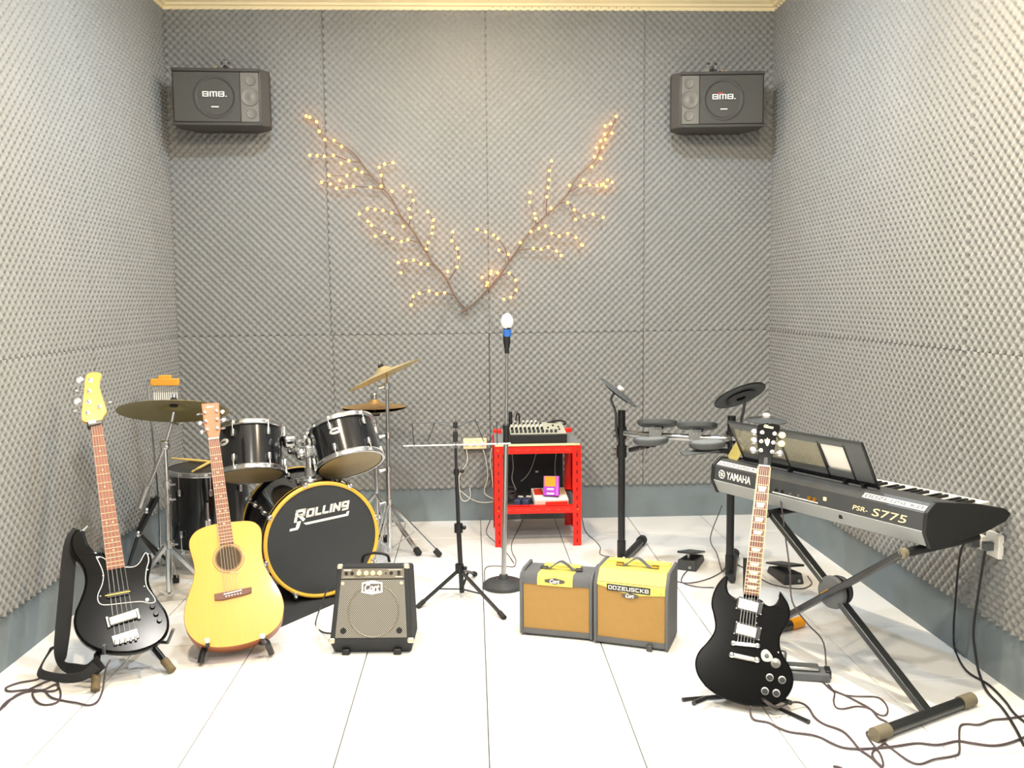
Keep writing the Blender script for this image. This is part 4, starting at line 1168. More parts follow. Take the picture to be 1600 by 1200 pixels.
# black tripod by the left wall
hub = at(217, 833, 4.42)
t = thing('tripod_stand', 'folded black tripod stand leaning by the left wall behind the boom stand', 'stand', (hub.x, hub.y, 0))
MB().tube([at(246, 776, 4.42), hub], .012, 10).build('upper_tube', 'black_satin', t, world=True)
MB().tube([at(238, 778, 4.42), at(214, 830, 4.42)], .007, 8).build('brace_tube', 'black_satin', t, world=True)
for e in (fl(198, 893, .012), fl(247, 872, .012), V3((hub.x + .02, hub.y + .30, .012))):
    MB().tube([hub, e], .009, 9).build('leg', 'black_satin', t, world=True)
for p in (hub, at(230, 797, 4.42)):
    MB().ball(p + V3((0, -.01, 0)), .017, 10, 7).build('joint', 'chrome', t, world=True)

# ---------------------------------------------------------------- amplifiers
# black practice bass amplifier: sloping front
A0 = fl(519, 1023); A1 = fl(643, 1022)
xd = (A1 - A0); wid = xd.length; xd.normalize()
M = frame((A0 + A1) / 2, xd, V3((0, 0, 1)).cross(xd), V3((0, 0, 1)))
ba = thing('bass_amplifier', 'black bass amplifier with metal grille and sloping front beside the music stand', 'amplifier', M, 'guitar amplifiers on the floor')
# side profile (y, z) and half width at each corner
prof = [(.02, .0, .150), (-.012, .052, .163), (.085, .332, .140), (.235, .292, .142), (.26, .0, .150)]
n = len(prof)
MB().add([(-h, y, z) for y, z, h in prof] + [(h, y, z) for y, z, h in prof],
         [tuple(range(n)), tuple(range(2 * n - 1, n - 1, -1))] + [(i, i + n, (i + 1) % n + n, (i + 1) % n) for i in range(n)]).build('cabinet', 'amp_black', ba, bevel=.010, seg=3)
# front plane frame (u right, v up the slope)
s0, s1 = V3((0, -.012, .052)), V3((0, .085, .332))
vd = (s1 - s0).normalized(); fn_ = V3((1, 0, 0)).cross(vd)       # outward is -fn_
L = (s1 - s0).length
def ap(u, v, d=0.):
    hw = .163 + (.140 - .163) * v
    return s0 + V3((u * hw, 0, 0)) + vd * (v * L) - fn_ * (-d)
def slab(u0, u1, v0, v1, d0, d1):
    pts = [(u0, v0), (u1, v0), (u1, v1), (u0, v1)]
    return MB().add([ap(a, b, d0) for a, b in pts] + [ap(a, b, d1) for a, b in pts], [(3, 2, 1, 0), (4, 5, 6, 7), (0, 1, 5, 4), (1, 2, 6, 5), (2, 3, 7, 6), (3, 0, 4, 7)])
OUT = -1
def sl(u0, u1, v0, v1, h): return slab(u0, u1, v0, v1, .0, OUT * h)
Rn = -fn_ if (-fn_).y < 0 else fn_
def ap2(u, v, h): 
    hw = .163 + (.140 - .163) * v
    return s0 + V3((u * hw, 0, 0)) + vd * (v * L) + Rn * h
def slab2(u0, u1, v0, v1, h0, h1):
    pts = [(u0, v0), (u1, v0), (u1, v1), (u0, v1)]
    return MB().add([ap2(a, b, h1) for a, b in pts] + [ap2(a, b, h0) for a, b in pts], [(0, 1, 2, 3), (7, 6, 5, 4), (0, 4, 5, 1), (1, 5, 6, 2), (2, 6, 7, 3), (3, 7, 4, 0)])
slab2(-.86, .86, .06, .80, -.004, .003).build('grille', 'grille_mesh', ba)
MB().torus(ap2(.05, .40, .002), Rn, .098, .0035, 40, 8).build('speaker_rim', 'amp_panel', ba)
pn = slab2(-.86, .86, .815, .945, -.004, .003).build('control_panel', 'amp_panel', ba)
for u, m_, r_ in ((-.73, 'black', .006), (-.57, 'black', .006), (-.38, 'cream', .0085), (-.18, 'cream', .0085), (.0, 'cream', .0085), (.19, 'cream', .0085), (.36, 'black', .0025), (.51, 'black', .006)):
    MB().lathe([(r_ * 1.15, 0), (r_, .004), (r_ * .85, .012 if r_ > .007 else .003), (0, .012 if r_ > .007 else .003)], ap2(u, .885, .003), Rn, 16).build('knob' if r_ > .007 else 'jack', m_, pn)
slab2(.68, .76, .86, .915, .003, .007).build('power_switch', 'black', pn)
for u0, u1, v0, v1 in ((-.80, -.50, .835, .838), (-.80, -.60, .922, .934), (-.22, .24, .838, .841), (.42, .80, .925, .930), (.62, .82, .835, .842), (-.42, -.34, .925, .93)):
    slab2(u0, u1, v0, v1, .003, .0035).build('panel_print', 'print_white', pn)
def hexbadge(parent, fnp, w_, h_, k=.55, name='badge', mo='print_white', mi='badge_dark', txt='Cort', th=.003, tw=.72, tht=.55, tmat='print_white', Mtext=None):
    """six-sided badge on a plane given by fnp(x, z, height)"""
    def ring(s):
        a, b = w_ / 2 - s, h_ / 2 - s * 1.1
        return [(-a, -b * k), (0, -b), (a, -b * k), (a, b * k), (0, b), (-a, b * k)]
    def pr(pts, h0, h1):
        m = len(pts)
        return MB().add([fnp(x, z, h1) for x, z in pts] + [fnp(x, z, h0) for x, z in pts], [tuple(range(m)), tuple(range(2 * m - 1, m - 1, -1))] + [(i, i + m, (i + 1) % m + m, (i + 1) % m) for i in range(m)])
    b = pr(ring(0), 0, th).build(name, mo, parent)
    if mi: pr([(-w_ * .42, -h_ * .26), (w_ * .42, -h_ * .26), (w_ * .42, h_ * .26), (-w_ * .42, h_ * .26)] if mo == 'print_white' else ring(.002), 0, th + .0006).build('badge_field', mi, b)
    tm = text_mb(txt, w_ * tw, h_ * tht, shear=.25, bold=.035)
    tm.v = [fnp(p.x, p.z, th + .0006 - p.y) for p in tm.v]
    tm.build('lettering', tmat, b)
    return b
hexbadge(ba, lambda x, z, h: ap2((x - .001) / .145, .700 + z / L, .003 + h), .080, .054, .70)
for u, v in ((-.80, .755), (.78, .755)):
    MB().lathe([(.008, 0), (.007, .003), (0, .003)], ap2(u, v, .003), Rn, 6).build('grille_clip', 'corner_metal', ba)
for u, v in ((-.68, .15), (.68, .15)):
    MB().lathe([(.012, 0), (.011, .0015), (0, .0015)], ap2(u, v, .003), Rn, 18).build('grille_screw', 'black', ba)
for u, v in ((-.93, .975), (.93, .975), (-.94, .025), (.94, .025)):
    c_ = ap2(u, v, .0)
    cn = slab2(u - .08, u + .08, v - .035, v + .035, -.02, .004).build('corner_guard', 'corner_metal', ba, bevel=.006)
MB().tube(smooth([(-.055, .15, .322), (-.045, .15, .350), (0, .15, .360), (.045, .15, .350), (.055, .15, .322)], 4), .006, 8).build('handle', 'black', ba)
for s in (-1, 1):
    MB().box((s * .10, .0, .012), (.03, .02, .024)).build('foot', 'black', ba, bevel=.004)
cable('power_cable', 'thin black cable curving out of the left side of the bass amplifier', [at(520, 917, 3.52), at(510, 925, 3.50), at(502, 945, 3.46), fl(493, 975, .0045), fl(503, 987, .0045), fl(522, 990, .0045)], .003, 'cable_black')

# two grey combo amplifiers with tan cloth
def combo(label, p0, p1, depth, ht, kind):
    A0, A1 = fl(*p0), fl(*p1)
    xd = A1 - A0; wd = xd.length; xd.normalize()
    M = frame(A0, xd, V3((0, 0, 1)).cross(xd), V3((0, 0, 1)))
    t = thing('combo_amplifier', label, 'amplifier', M, 'guitar amplifiers on the floor')
    f0 = .008; cut = .055
    side = [(0, f0), (0, ht - cut * 1.0), (cut * .75, ht), (depth, ht), (depth, f0)] if kind == 1 else [(0, f0), (0, ht - .03), (.012, ht - .012), (.05, ht), (depth, ht), (depth, f0)]
    th = .014
    def panel(x0, x1):
        k = len(side)
        return MB().add([(x0, y, z) for y, z in side] + [(x1, y, z) for y, z in side], [tuple(range(k)), tuple(range(2 * k - 1, k - 1, -1))] + [(i, i + k, (i + 1) % k + k, (i + 1) % k) for i in range(k)])
    for x0 in (0, wd - th): panel(x0, x0 + th).build('side_panel', 'amp_tolex', t, bevel=.005)
    MB().box((wd / 2, depth / 2 + .006, f0 + .008), (wd - 2 * th, depth - .008, .016)).build('bottom_panel', 'amp_tolex', t)
    MB().box((wd / 2, depth - .006, ht / 2), (wd - 2 * th, .010, ht - .03)).build('back_panel', 'amp_tolex', t)
    bm = MB().box((wd / 2, .012, .023), (wd - 2 * th, .012, .020)).build('bottom_rail', 'amp_tolex', t)
    zc = ht * (.82 if kind == 0 else .84)
    MB().box((wd / 2, .014, (.03 + zc) / 2), (wd - 2 * th - .002, .010, zc - .03)).build('grille_cloth', 'grille_cloth', t)
    xa, xb = th, wd - th
    if kind == 0:
        sk = MB().add([(xa, .006, zc - .004), (xb, .006, zc - .004), (xb, .006, ht - .03), (xa, .006, ht - .03), (xb, .018, ht - .012), (xa, .018, ht - .012), (xb, depth - .01, ht - .014), (xa, depth - .01, ht - .014),
                       (xa, .02, zc - .004), (xb, .02, zc - .004), (xb, depth - .01, ht - .03), (xa, depth - .01, ht - .03)],
                      [(0, 1, 2, 3), (3, 2, 4, 5), (5, 4, 6, 7), (1, 0, 8, 9), (9, 8, 11, 10), (7, 6, 10, 11), (0, 3, 5, 7, 11, 8), (1, 9, 10, 6, 4, 2)]).build('top_panel', 'amp_tolex', t)
        u0, u1 = xa + (xb - xa) * .22, xa + (xb - xa) * .75
        MB().add([(u0, .0045, zc - .006), (u1, .0045, zc - .006), (u1, .0045, ht - .03), (u0, .0045, ht - .03), (u1, .017, ht - .0105), (u0, .017, ht - .0105), (u1, depth * .8, ht - .0125), (u0, depth * .8, ht - .0125),
                  (u0, .008, zc - .006), (u1, .008, zc - .006), (u1, depth * .8, ht - .016), (u0, depth * .8, ht - .016)],
                 [(0, 1, 2, 3), (3, 2, 4, 5), (5, 4, 6, 7), (1, 0, 8, 9), (9, 8, 11, 10), (7, 6, 10, 11), (0, 3, 5, 7, 11, 8), (1, 9, 10, 6, 4, 2)]).build('yellow_stripe', 'amp_yellow', t)
        hexbadge(t, lambda x, z, h: V3((xa + (xb - xa) * .485 + x, .0045 - h, zc + .014 + z)), .082, .026, .35, mo='badge_dark', mi=None, tw=.5, tht=.7, th=.002)
        hz, hy = ht - .012, depth * .45
        pz = ht - .012
    else:
        # yellow fascia reaching over the sloped front, pointed below
        lz = zc - .045
        pts = [(xa, .006, zc - .012), ((xa + xb) / 2, .006, lz), (xb, .006, zc - .034), (xb, .006, ht - cut), (xb, cut * .75 + .004, ht - .006), (xb, depth - .02, ht - .006), (xa, depth - .02, ht - .006), (xa, cut * .75 + .004, ht - .006), (xa, .006, ht - cut)]
        back = [(x, y + .006, z - .004) for x, y, z in pts]
        k = len(pts)
        MB().add(pts + back, [(0, 1, 2, 3, 8), (8, 3, 4, 7), (7, 4, 5, 6), (k + 8, k + 3, k + 2, k + 1, k + 0), (k + 7, k + 4, k + 3, k + 8), (k + 6, k + 5, k + 4, k + 7)] + [(i, i + k, (i + 1) % k + k, (i + 1) % k) for i in range(k)]).build('yellow_fascia', 'amp_yellow', t)
        MB().box((wd * .47, .0045, ht - cut - .014), (.172, .002, .026), Matrix.Rotation(.02, 3, 'Y')).build('name_strip', 'print_dark', t)
        stroke_mb('DOZEUSCKB', .160, .016, .20, 0, .22).xf(Matrix.Translation((wd * .47, .0035, ht - cut - .014)) @ Matrix.Rotation(.02, 4, 'Y')).build('lettering', 'print_white', t)
        hexbadge(t, lambda x, z, h: V3((wd * .49 + x, .006 - h, ht - cut - .040 + z)), .066, .024, .35, mo='badge_dark', mi=None, tw=.5, tht=.7, th=.002)
        for x in (.12, .9):
            MB().lathe([(.003, 0), (0, .002)], (wd * x, .006, ht - cut - .022), (0, -1, 0), 8).build('screw', 'gold', t)
        MB().box((wd * .76, -.006, .014), (.022, .012, .026)).build('foot_bracket', 'dark_steel', t, bevel=.002)
        pz = ht - .006
    # control strip at the back of the top with knobs
    cs = MB().box((wd / 2, depth * .82, pz + .003), ((xb - xa) * (.56 if kind == 0 else .94), depth * .22, .004)).build('control_strip', 'amp_yellow', t)
    for i in range(7):
        x = xa + (xb - xa) * (.26 + .08 * i if kind == 0 else .14 + .12 * i)
        MB().lathe([(.006, 0), (.005, .010), (0, .010)], (x, depth * .82, pz + .005), (0, 0, 1), 12).build('knob', 'cream', cs)
    # strap handle
    x0, x1 = wd * .24, wd * .80
    hdl = ribbon([((x0, depth * .5, pz + .004), (0, 1, 0)), ((x0 + .035, depth * .5, pz + .005), (0, 1, 0)), ((x0 + .06, depth * .5, pz + .024), (0, 1, 0)), (((x0 + x1) / 2, depth * .5, pz + .036), (0, 1, 0)), ((x1 - .06, depth * .5, pz + .024), (0, 1, 0)), ((x1 - .035, depth * .5, pz + .005), (0, 1, 0)), ((x1, depth * .5, pz + .004), (0, 1, 0))], .022, .004)
    hdl.build('handle', 'grey_plastic' if kind == 0 else 'amp_tolex', t)
    for x in (x0 + .012, x1 - .012):
        MB().box((x, depth * .5, pz + .007), (.03, .024, .006)).build('handle_cap', 'dark_steel' if kind == 0 else 'gold', t, bevel=.002)
    for x in (.03, wd - .03):
        for y in (.03, depth - .03):
            MB().cyl((x, y, 0), (x, y, .010), .009, n=12).build('foot', 'rubber', t)
    return t
combo('grey combo amplifier with tan cloth and a yellow stripe, beside the microphone stand', (812, 993), (926, 1004), .17, .272, 0)
combo('grey combo amplifier with yellow fascia lettered DOZEUSCKB, nearer the electric guitar', (927, 1006), (1044, 1021), .20, .305, 1)

# ---------------------------------------------------------------- music stand
YM = 4.02
pb = fl(722, 932)
YM = pb.y
t = thing('music_stand', 'black folding music stand with a folded wire desk, in front of the red rack', 'music stand', pb)
tp = at(712, 700, YM)
md, hbp = at(716.5, 825, YM), at(718, 888, YM)
MB().tube([V3((pb.x, pb.y, .02)), md], .0115, 12).build('lower_tube', 'black_satin', t, world=True)
MB().tube([md, at(713, 735, YM)], .009, 12).build('middle_tube', 'black_satin', t, world=True)
MB().tube([at(713, 740, YM), tp], .0065, 10).build('upper_tube', 'black_satin', t, world=True)
for p, s_ in ((md, 1), (hbp, 1), (at(713, 737, YM), .6)):
    cl = MB().cyl(p + V3((0, 0, -.02 * s_)), p + V3((0, 0, .02 * s_)), .018 * s_ + .002).build('collar', 'black', t, world=True)
    MB().ball(p + V3((.026, -.012, .004)), .010, 10, 7).build('knob', 'black', cl, world=True)
for f in (fl(786, 963, .012), fl(655, 946, .012), V3((pb.x + .06, pb.y + .30, .012))):
    e = V3(f); d = (e - hbp).normalized()
    lg = MB().bar(hbp + V3((0, 0, -.005)), e, .012, .012).build('leg', 'black_satin', t, world=True)
    MB().tube([e - d * .03, e + d * .012], .0115, 10).build('rubber_foot', 'rubber', lg, world=True)
    MB().bar(V3((pb.x, pb.y, .035)), hbp.lerp(e, .56), .010, .004).build('strut', 'black_satin', lg, world=True)
for n_, a, b, r_, m_ in (('lower_bar', (630, 697), (798, 693), .0042, 'steel'), ('middle_bar', (631, 681), (776, 677), .0020, 'dark_steel'), ('top_bar', (643, 661), (777, 658), .0024, 'dark_steel')):
    MB().tube([at(*a, YM + .01), at(*b, YM + .01)], r_, 8).build(n_, m_, t, world=True)
for a, b in (((644, 661), (647, 697)), ((776, 658), (777, 694)), ((712, 655), (712, 697)), ((712, 668), (742, 655)), ((712, 668), (680, 660)), ((680, 660), (668, 690)), ((742, 655), (756, 690))):
    MB().tube([at(*a, YM + .006), at(*b, YM + .006)], .0022, 6).build('folding_slat', 'dark_steel', t, world=True)
MB().box(at(711.5, 682, YM), (.022, .02, .05)).build('desk_clamp', 'black', t, world=True, bevel=.003)
MB().box(at(711.5, 664, YM), (.02, .012, .03)).build('desk_hinge', 'black', t, world=True, bevel=.003)

# ---------------------------------------------------------------- microphone stand
bc = fl(787, 917)
t = thing('microphone_stand', 'straight silver microphone stand with round dark base', 'microphone stand', bc)
MB().lathe([(0, 0), (.098, 0), (.102, .006), (.100, .016), (.085, .028), (.05, .038), (.025, .042), (.02, .06), (0, .06)], bc, (0, 0, 1), 40).build('base', 'grey_dark', t, world=True)
for rr, zz in ((.062, .0335), (.045, .0385)):
    MB().torus(bc + V3((0, 0, zz)), (0, 0, 1), rr, .003, 36, 6).build('base_ring', 'grey_dark', t, world=True)
ct, tt = at(791, 676, bc.y), at(792, 548, bc.y)
MB().tube([bc + V3((0, 0, .05)), ct], .0115, 14).build('lower_tube', 'steel', t, world=True)
MB().tube([ct, tt], .0075, 12).build('upper_tube', 'steel', t, world=True)
MB().lathe([(.012, -.05), (.016, -.04), (.014, .0), (.016, .035), (.012, .04), (0, .04)], ct, (0, 0, 1), 16).build('clutch', 'black', t, world=True)
MB().tube([tt + V3((0, 0, -.012)), tt + V3((0, 0, .008))], .011, 12).build('thread_collar', 'black', t, world=True)
MB().lathe([(.010, 0), (.013, .01), (.017, .035), (.017, .07), (.014, .072), (0, .072)], tt + V3((0, 0, .005)), (0, 0, 1), 16).build('mic_clip', 'black', t, world=True)
mp = at(792.5, 526, bc.y)
t = thing('microphone', 'microphone with a white foam cover and blue tape on the silver stand', 'microphone', mp)
MB().lathe([(0, -.02), (.012, -.02), (.016, .03), (.018, .05), (0, .05)], n=18).build('handle', 'black', t)
MB().lathe([(.0165, .0), (.0185, .001), (.020, .032), (.017, .034)], n=20, closed=True).build('blue_tape', 'blue_tape', t)
b = MB().ball((0, 0, .070), .029, 20, 12, (1, 1, 1.28))
b.v = [p * 1 + V3((random.uniform(-1, 1), random.uniform(-1, 1), random.uniform(-1, 1))) * .0013 for p in b.v]
b.build('foam_cover', 'mic_foam', t)

# ---------------------------------------------------------------- red slotted-angle rack
fL, fR = at(772, 702, 4.84), at(908, 700, 4.84)
RX0, RX1, RY0, RY1 = fL.x, fR.x, 4.84, 5.30
ZT, ZS = .562, .206
t = thing('metal_rack', 'red slotted-angle metal rack against the back wall', 'rack', ((RX0 + RX1) / 2, (RY0 + RY1) / 2, 0))
def angle_post(x, y, sx, sy):
    wd, th = .046, .003
    z0, z1 = 0, ZT + .0
    p = MB().box((x + sx * wd / 2, y + sy * th / 2, (z0 + z1) / 2), (wd, th, z1 - z0))
    p.box((x + sx * th / 2, y + sy * wd / 2, (z0 + z1) / 2), (th, wd, z1 - z0))
    o = p.build('post', 'red_paint', t, world=True)
    s = MB()
    k = 0; z = .03
    while z < z1 - .03:
        s.box((x + sx * wd * .5, y + sy * (-.0004 if sy > 0 else -.0004), z), (.006, .0012, .022))
        z += .048
    so_ = s.build('slot_row', 'slot_dark', o, world=True); so_['kind'] = 'stuff'
for x, sx in ((RX0, 1), (RX1, -1)):
    angle_post(x, RY0, sx, 1); angle_post(x, RY1, sx, -1)
def beam(z, name):
    for y, s in ((RY0 + .004, 1), (RY1 - .004, -1)):
        o = MB().box(((RX0 + RX1) / 2, y + s * .0015, z), (RX1 - RX0 - .004, .003, .042)).box(((RX0 + RX1) / 2, y + s * .017, z + .020), (RX1 - RX0 - .004, .034, .003)).build(name, 'red_paint', t, world=True)
        sl_ = MB()
        for i in range(7): sl_.box((RX0 + .075 + i * (RX1 - RX0 - .15) / 6, y - s * .0004, z), (.026, .0012, .006))
        q = sl_.build('slot_row', 'box_red', o, world=True); q['kind'] = 'stuff'
    for x, s in ((RX0 + .004, 1), (RX1 - .004, -1)):
        MB().box((x + s * .0015, (RY0 + RY1) / 2, z), (.003, RY1 - RY0 - .01, .042)).build(name, 'red_paint', t, world=True)
beam(ZT - .022, 'top_beam'); beam(ZS, 'shelf_beam')
MB().box(((RX0 + RX1) / 2, (RY0 + RY1) / 2, ZT + .006), (RX1 - RX0 - .012, RY1 - RY0 - .03, .010)).build('top_board', 'board_grey', t, world=True)
MB().box(((RX0 + RX1) / 2, RY0 + .006, ZT + .006), (RX1 - RX0 - .012, .012, .010)).build('board_edge', 'plywood', t, world=True)
MB().box(((RX0 + RX1) / 2, (RY0 + RY1) / 2, ZS + .003), (RX1 - RX0 - .012, RY1 - RY0 - .02, .008)).build('shelf_board', 'board_grey', t, world=True)
for x in (RX0 + .02, RX1 - .02):
    for z in (ZT - .022, ZS):
        MB().lathe([(.006, 0), (.005, .004), (0, .004)], (x, RY0 - .0005, z), (0, -1, 0), 6).build('bolt', 'gold', t, world=True)
for x, nm in ((RX0 + .03, 0), (RX1 - .03, 1)):      # raised red corner plates at the back
    MB().box((x, RY1 - .03, ZT + .022), (.05, .04, .024)).build('corner_plate', 'red_paint', t, world=True, bevel=.004)
zt = ZT + .011; zs = ZS + .0072
# mixer on top
m0, m1 = at(797, 696, 4.862), at(886, 695, 4.862)
W_ = m1.x - m0.x
t = thing('audio_mixer', 'grey knob-covered audio mixer with black front on the red rack', 'mixer', ((m0.x + m1.x) / 2, 4.862, zt), None)
fz, bz_, dp = .050, .076, .28
MB().add([(-W_ / 2, 0, 0), (W_ / 2, 0, 0), (W_ / 2, dp, 0), (-W_ / 2, dp, 0), (-W_ / 2, 0, fz), (W_ / 2, 0, fz), (W_ / 2, dp, bz_), (-W_ / 2, dp, bz_)],
         [(3, 2, 1, 0), (4, 5, 6, 7), (0, 1, 5, 4), (1, 2, 6, 5), (2, 3, 7, 6), (3, 0, 4, 7)]).build('case', 'black', t, bevel=.004)
sl_ = math.atan2(bz_ - fz, dp); Rm = Matrix.Rotation(sl_, 3, 'X'); nm_ = Rm @ V3((0, 0, 1))
pc = lambda u, v, h=0.: V3((u * W_ / 2, v * dp, fz + (bz_ - fz) * v)) + nm_ * h
mb = MB(); pts = [(-.98, .02), (.98, .02), (.98, .97), (-.98, .97)]
mb.add([pc(a, b, .004) for a, b in pts] + [pc(a, b, .0) for a, b in pts], [(0, 1, 2, 3), (7, 6, 5, 4), (0, 4, 5, 1), (1, 5, 6, 2), (2, 6, 7, 3), (3, 7, 4, 0)])
face = mb.build('panel', 'mixer_grey', t)
for row, (v, cnt, m_, r_) in enumerate(((.10, 11, 'grey_dark', .009), (.34, 8, 'black', .008), (.55, 8, 'white_plastic', .008), (.74, 8, 'grey_dark', .008), (.9, 7, 'white_plastic', .008))):
    for i in range(cnt):
        MB().lathe([(r_, 0), (r_ * .8, .016), (0, .016)], pc(-.9 + i * .152, v, .004), nm_, 10).build('knob', m_, face)
for u, v in ((.40, .45), (.78, .3), (.78, .5), (.6, .62)):
    MB().lathe([(.006, 0), (.005, .008), (0, .008)], pc(u, v, .004), nm_, 10).build('button', 'black', face)
# cable plugs standing in the mixer, and the microphone leaning there
p = at(799, 668, 5.08)
MB().cyl(pc(-.93, .62, .005), pc(-.93, .62, .005) + V3((0, .0, .085)), .011).build('cable_plug', 'black_satin', t)
MB().tube(smooth([pc(-.60, .8, .0), pc(-.60, .8, .05), pc(-.64, .8, .07), pc(-.7, .85, .05), pc(-.72, .98, .0)], 4), .005, 8).build('patch_lead', 'black_satin', t)
o = MB().tube(smooth([at(855, 661, 5.12), at(868, 657, 5.1), at(880, 658, 5.12), at(884, 662, 5.08), at(876, 663, 5.1), at(862, 660, 5.12), at(872, 659, 5.14)], 5), .005, 8).build('coiled_lead', 'cable_black')
tag(o, 'coiled dark lead lying on the right end of the audio mixer', 'cable'); centre(o)
# black cabinet at the back of the shelf
t = thing('speaker_cabinet', 'black speaker cabinet at the back of the red rack shelf', 'speaker', ((RX0 + RX1) / 2 - .005, 5.20, zs))
MB().box((0, 0, .135), (.345, .13, .27)).build('cabinet', 'black', t, bevel=.006)
MB().box((0, -.066, .135), (.325, .006, .25)).build('front_cloth', 'black_rough', t, bevel=.002)
MB().box((.02, -.070, .150), (.016, .002, .010)).build('emblem', 'steel', t)
# boxes
bx0, bx1 = at(832, 795, 4.90), at(891, 795, 4.90)
t = thing('flat_box', 'flat white and red box lying on the rack shelf', 'box', yawframe(((bx0.x + bx1.x) / 2, 4.885, zs), 4) @ Matrix.Rotation(math.radians(13), 4, 'X'))
MB().box((0, .08, .020), (.190, .16, .040)).build('carton', 'box_white', t, bevel=.002)
MB().box((.028, -.0005, .016), (.125, .002, .028)).build('red_band', 'box_red', t)
MB().box((.05, .11, .0402), (.08, .08, .001)).build('lid_print', 'box_tan', t)
MB().box((-.06, .11, .0402), (.05, .08, .001)).build('lid_print', 'box_red', t)
t = thing('small_carton', 'purple and orange carton standing on the flat white box', 'box', yawframe((at(861, 780, 4.95).x, 4.925, zs + .0520), -10) @ Matrix.Rotation(math.radians(-12), 4, 'X'))
MB().box((0, 0, .055), (.088, .05, .11), None).build('carton', 'purple', t, bevel=.002)
MB().box((-.006, -.0255, .080), (.062, .001, .056)).build('orange_print', 'box_orange', t)
MB().box((.034, -.0255, .055), (.012, .001, .11)).build('edge_print', 'purple_light', t)
for z, w_ in ((.037, .038), (.012, .042)):
    MB().box((-.004, -.0258, z), (w_, .001, .009)).build('white_print', 'print_white', t)
for lab, px in (('dark blue power adapter with a white end, near the rack post', 809), ('dark blue power adapter with a white end, beside the white box', 822)):
    p = at(px, 790, 4.92)
    t = thing('power_adapter', lab, 'adapter', yawframe((p.x, 4.92, zs), -18), 'adapters on the rack shelf')
    MB().box((0, .02, .018), (.036, .085, .036)).build('body', 'navy', t, bevel=.004)
    MB().box((.0, .062, .028), (.030, .012, .03)).build('end_cap', 'white_plastic', t, bevel=.003)
o = MB()
for k in range(1):
    pts = [V3((RX0 + .075 + .05 * math.cos(i * 1.05) * (1 + .1 * (i % 3)), 5.02 + .05 * math.sin(i * 1.05), zs + .008 + .0035 * i)) for i in range(22)]
o.tube(smooth(pts, 4), .005, 7)
o = o.build('cable_bundle', 'cable_dark'); tag(o, 'tangled brown bundle of cables on the rack shelf', 'cable'); centre(o)
o = MB().tube(smooth([V3((RX0 + .09 + .045 * math.cos(i * 1.2), 4.97 + .03 * math.sin(i * 1.2), zs + .006 + .004 * i)) for i in range(12)], 4), .004, 7).build('cable_bundle', 'black_satin'); tag(o, 'small coil of black cable behind the blue adapters', 'cable'); centre(o)

# ---------------------------------------------------------------- electronic drum kit
p1b, p2b = fl(971, 880), fl(1140, 905)
t = thing('electronic_drum_kit', 'black electronic drum kit rack with rubber pads beside the right wall', 'drum kit', ((p1b + p2b) / 2))
ek = t
def upright(pb, px_top, py_top, py_sleeve, back):
    top = V3((pb.x, pb.y, at(px_top, py_top, pb.y).z)); sl_ = V3((pb.x, pb.y, at(px_top, py_sleeve, pb.y).z))
    p = MB().tube([V3((pb.x, pb.y, .03)), sl_], .0185, 18).build('upright', 'black_satin', t, world=True)
    MB().tube([sl_ + V3((0, 0, -.02)), top], .0195, 18).build('upright_sleeve', 'black', p, world=True)
    MB().tube([V3((pb.x, pb.y, .02)), V3((pb.x, pb.y, .12))], .022, 18).build('foot_socket', 'black', p, world=True)
    f = MB().tube([V3((pb.x, pb.y - .04, .028)) - back * .10, V3((pb.x, pb.y, .028)) + back], .020, 16).build('foot_tube', 'black_satin', t, world=True)
    e = V3((pb.x, pb.y, .028)) + back; d = back.normalized()
    MB().tube([e - d * .03, e + d * .012], .026, 16).build('foot_cap', 'rubber', f, world=True)
    return top
bk = V3((.17, .33, 0))
top1 = upright(p1b, 975, 641, 665, bk)
top2 = upright(p2b, 1140, 650, 676, V3((.12, .33, 0)))
b1, b2 = V3((p1b.x, p1b.y, at(975, 676, p1b.y).z)), V3((p2b.x, p2b.y, at(1140, 684, p2b.y).z))
bow = [b1, b1.lerp(b2, .15) + V3((.02, -.05, 0)), b1.lerp(b2, .5) + V3((.03, -.08, 0)), b1.lerp(b2, .85) + V3((.02, -.06, 0)), b2]
MB().tube(smooth(bow, 5), .0165, 14).build('cross_tube', 'steel', t, world=True)
for c_ in (b1, b2, V3((p1b.x, p1b.y, at(975, 705, p1b.y).z))):
    cl = MB().cyl(c_ + V3((0, 0, -.03)), c_ + V3((0, 0, .03)), .026, n=18).build('clamp', 'black', t, world=True)
    for s in (-1, 1):
        MB().cyl(c_ + V3((-.03, -.012, s * .014)), c_ + V3((-.046, -.02, s * .014)), .007, n=10).build('wing_bolt', 'chrome', cl, world=True)
def pad(px, py, Y, R, up, name='drum_pad', top='pad_top'):
    M = axframe(at(px, py, Y), V3(up))
    o = MB().lathe([(0, -.018), (R * .8, -.018), (R * .97, -.010), (R, .0), (R, .010), (R * .95, .014), (R * .90, .0145), (R * .86, .0125), (0, .0125)], n=40).xf(M).build(name, 'rubber_pad', t, world=True)
    MB().lathe([(0, .0128), (R * .85, .0128), (R * .85, .0135), (0, .0140)], n=40).xf(M).build('pad_face', top, o, world=True)
    MB().lathe([(0, -.03), (R * .30, -.03), (R * .34, -.017), (0, -.017)], n=24).xf(M).build('pad_boss', 'black', o, world=True)
    return o
upv = (-.10, .12, .985)
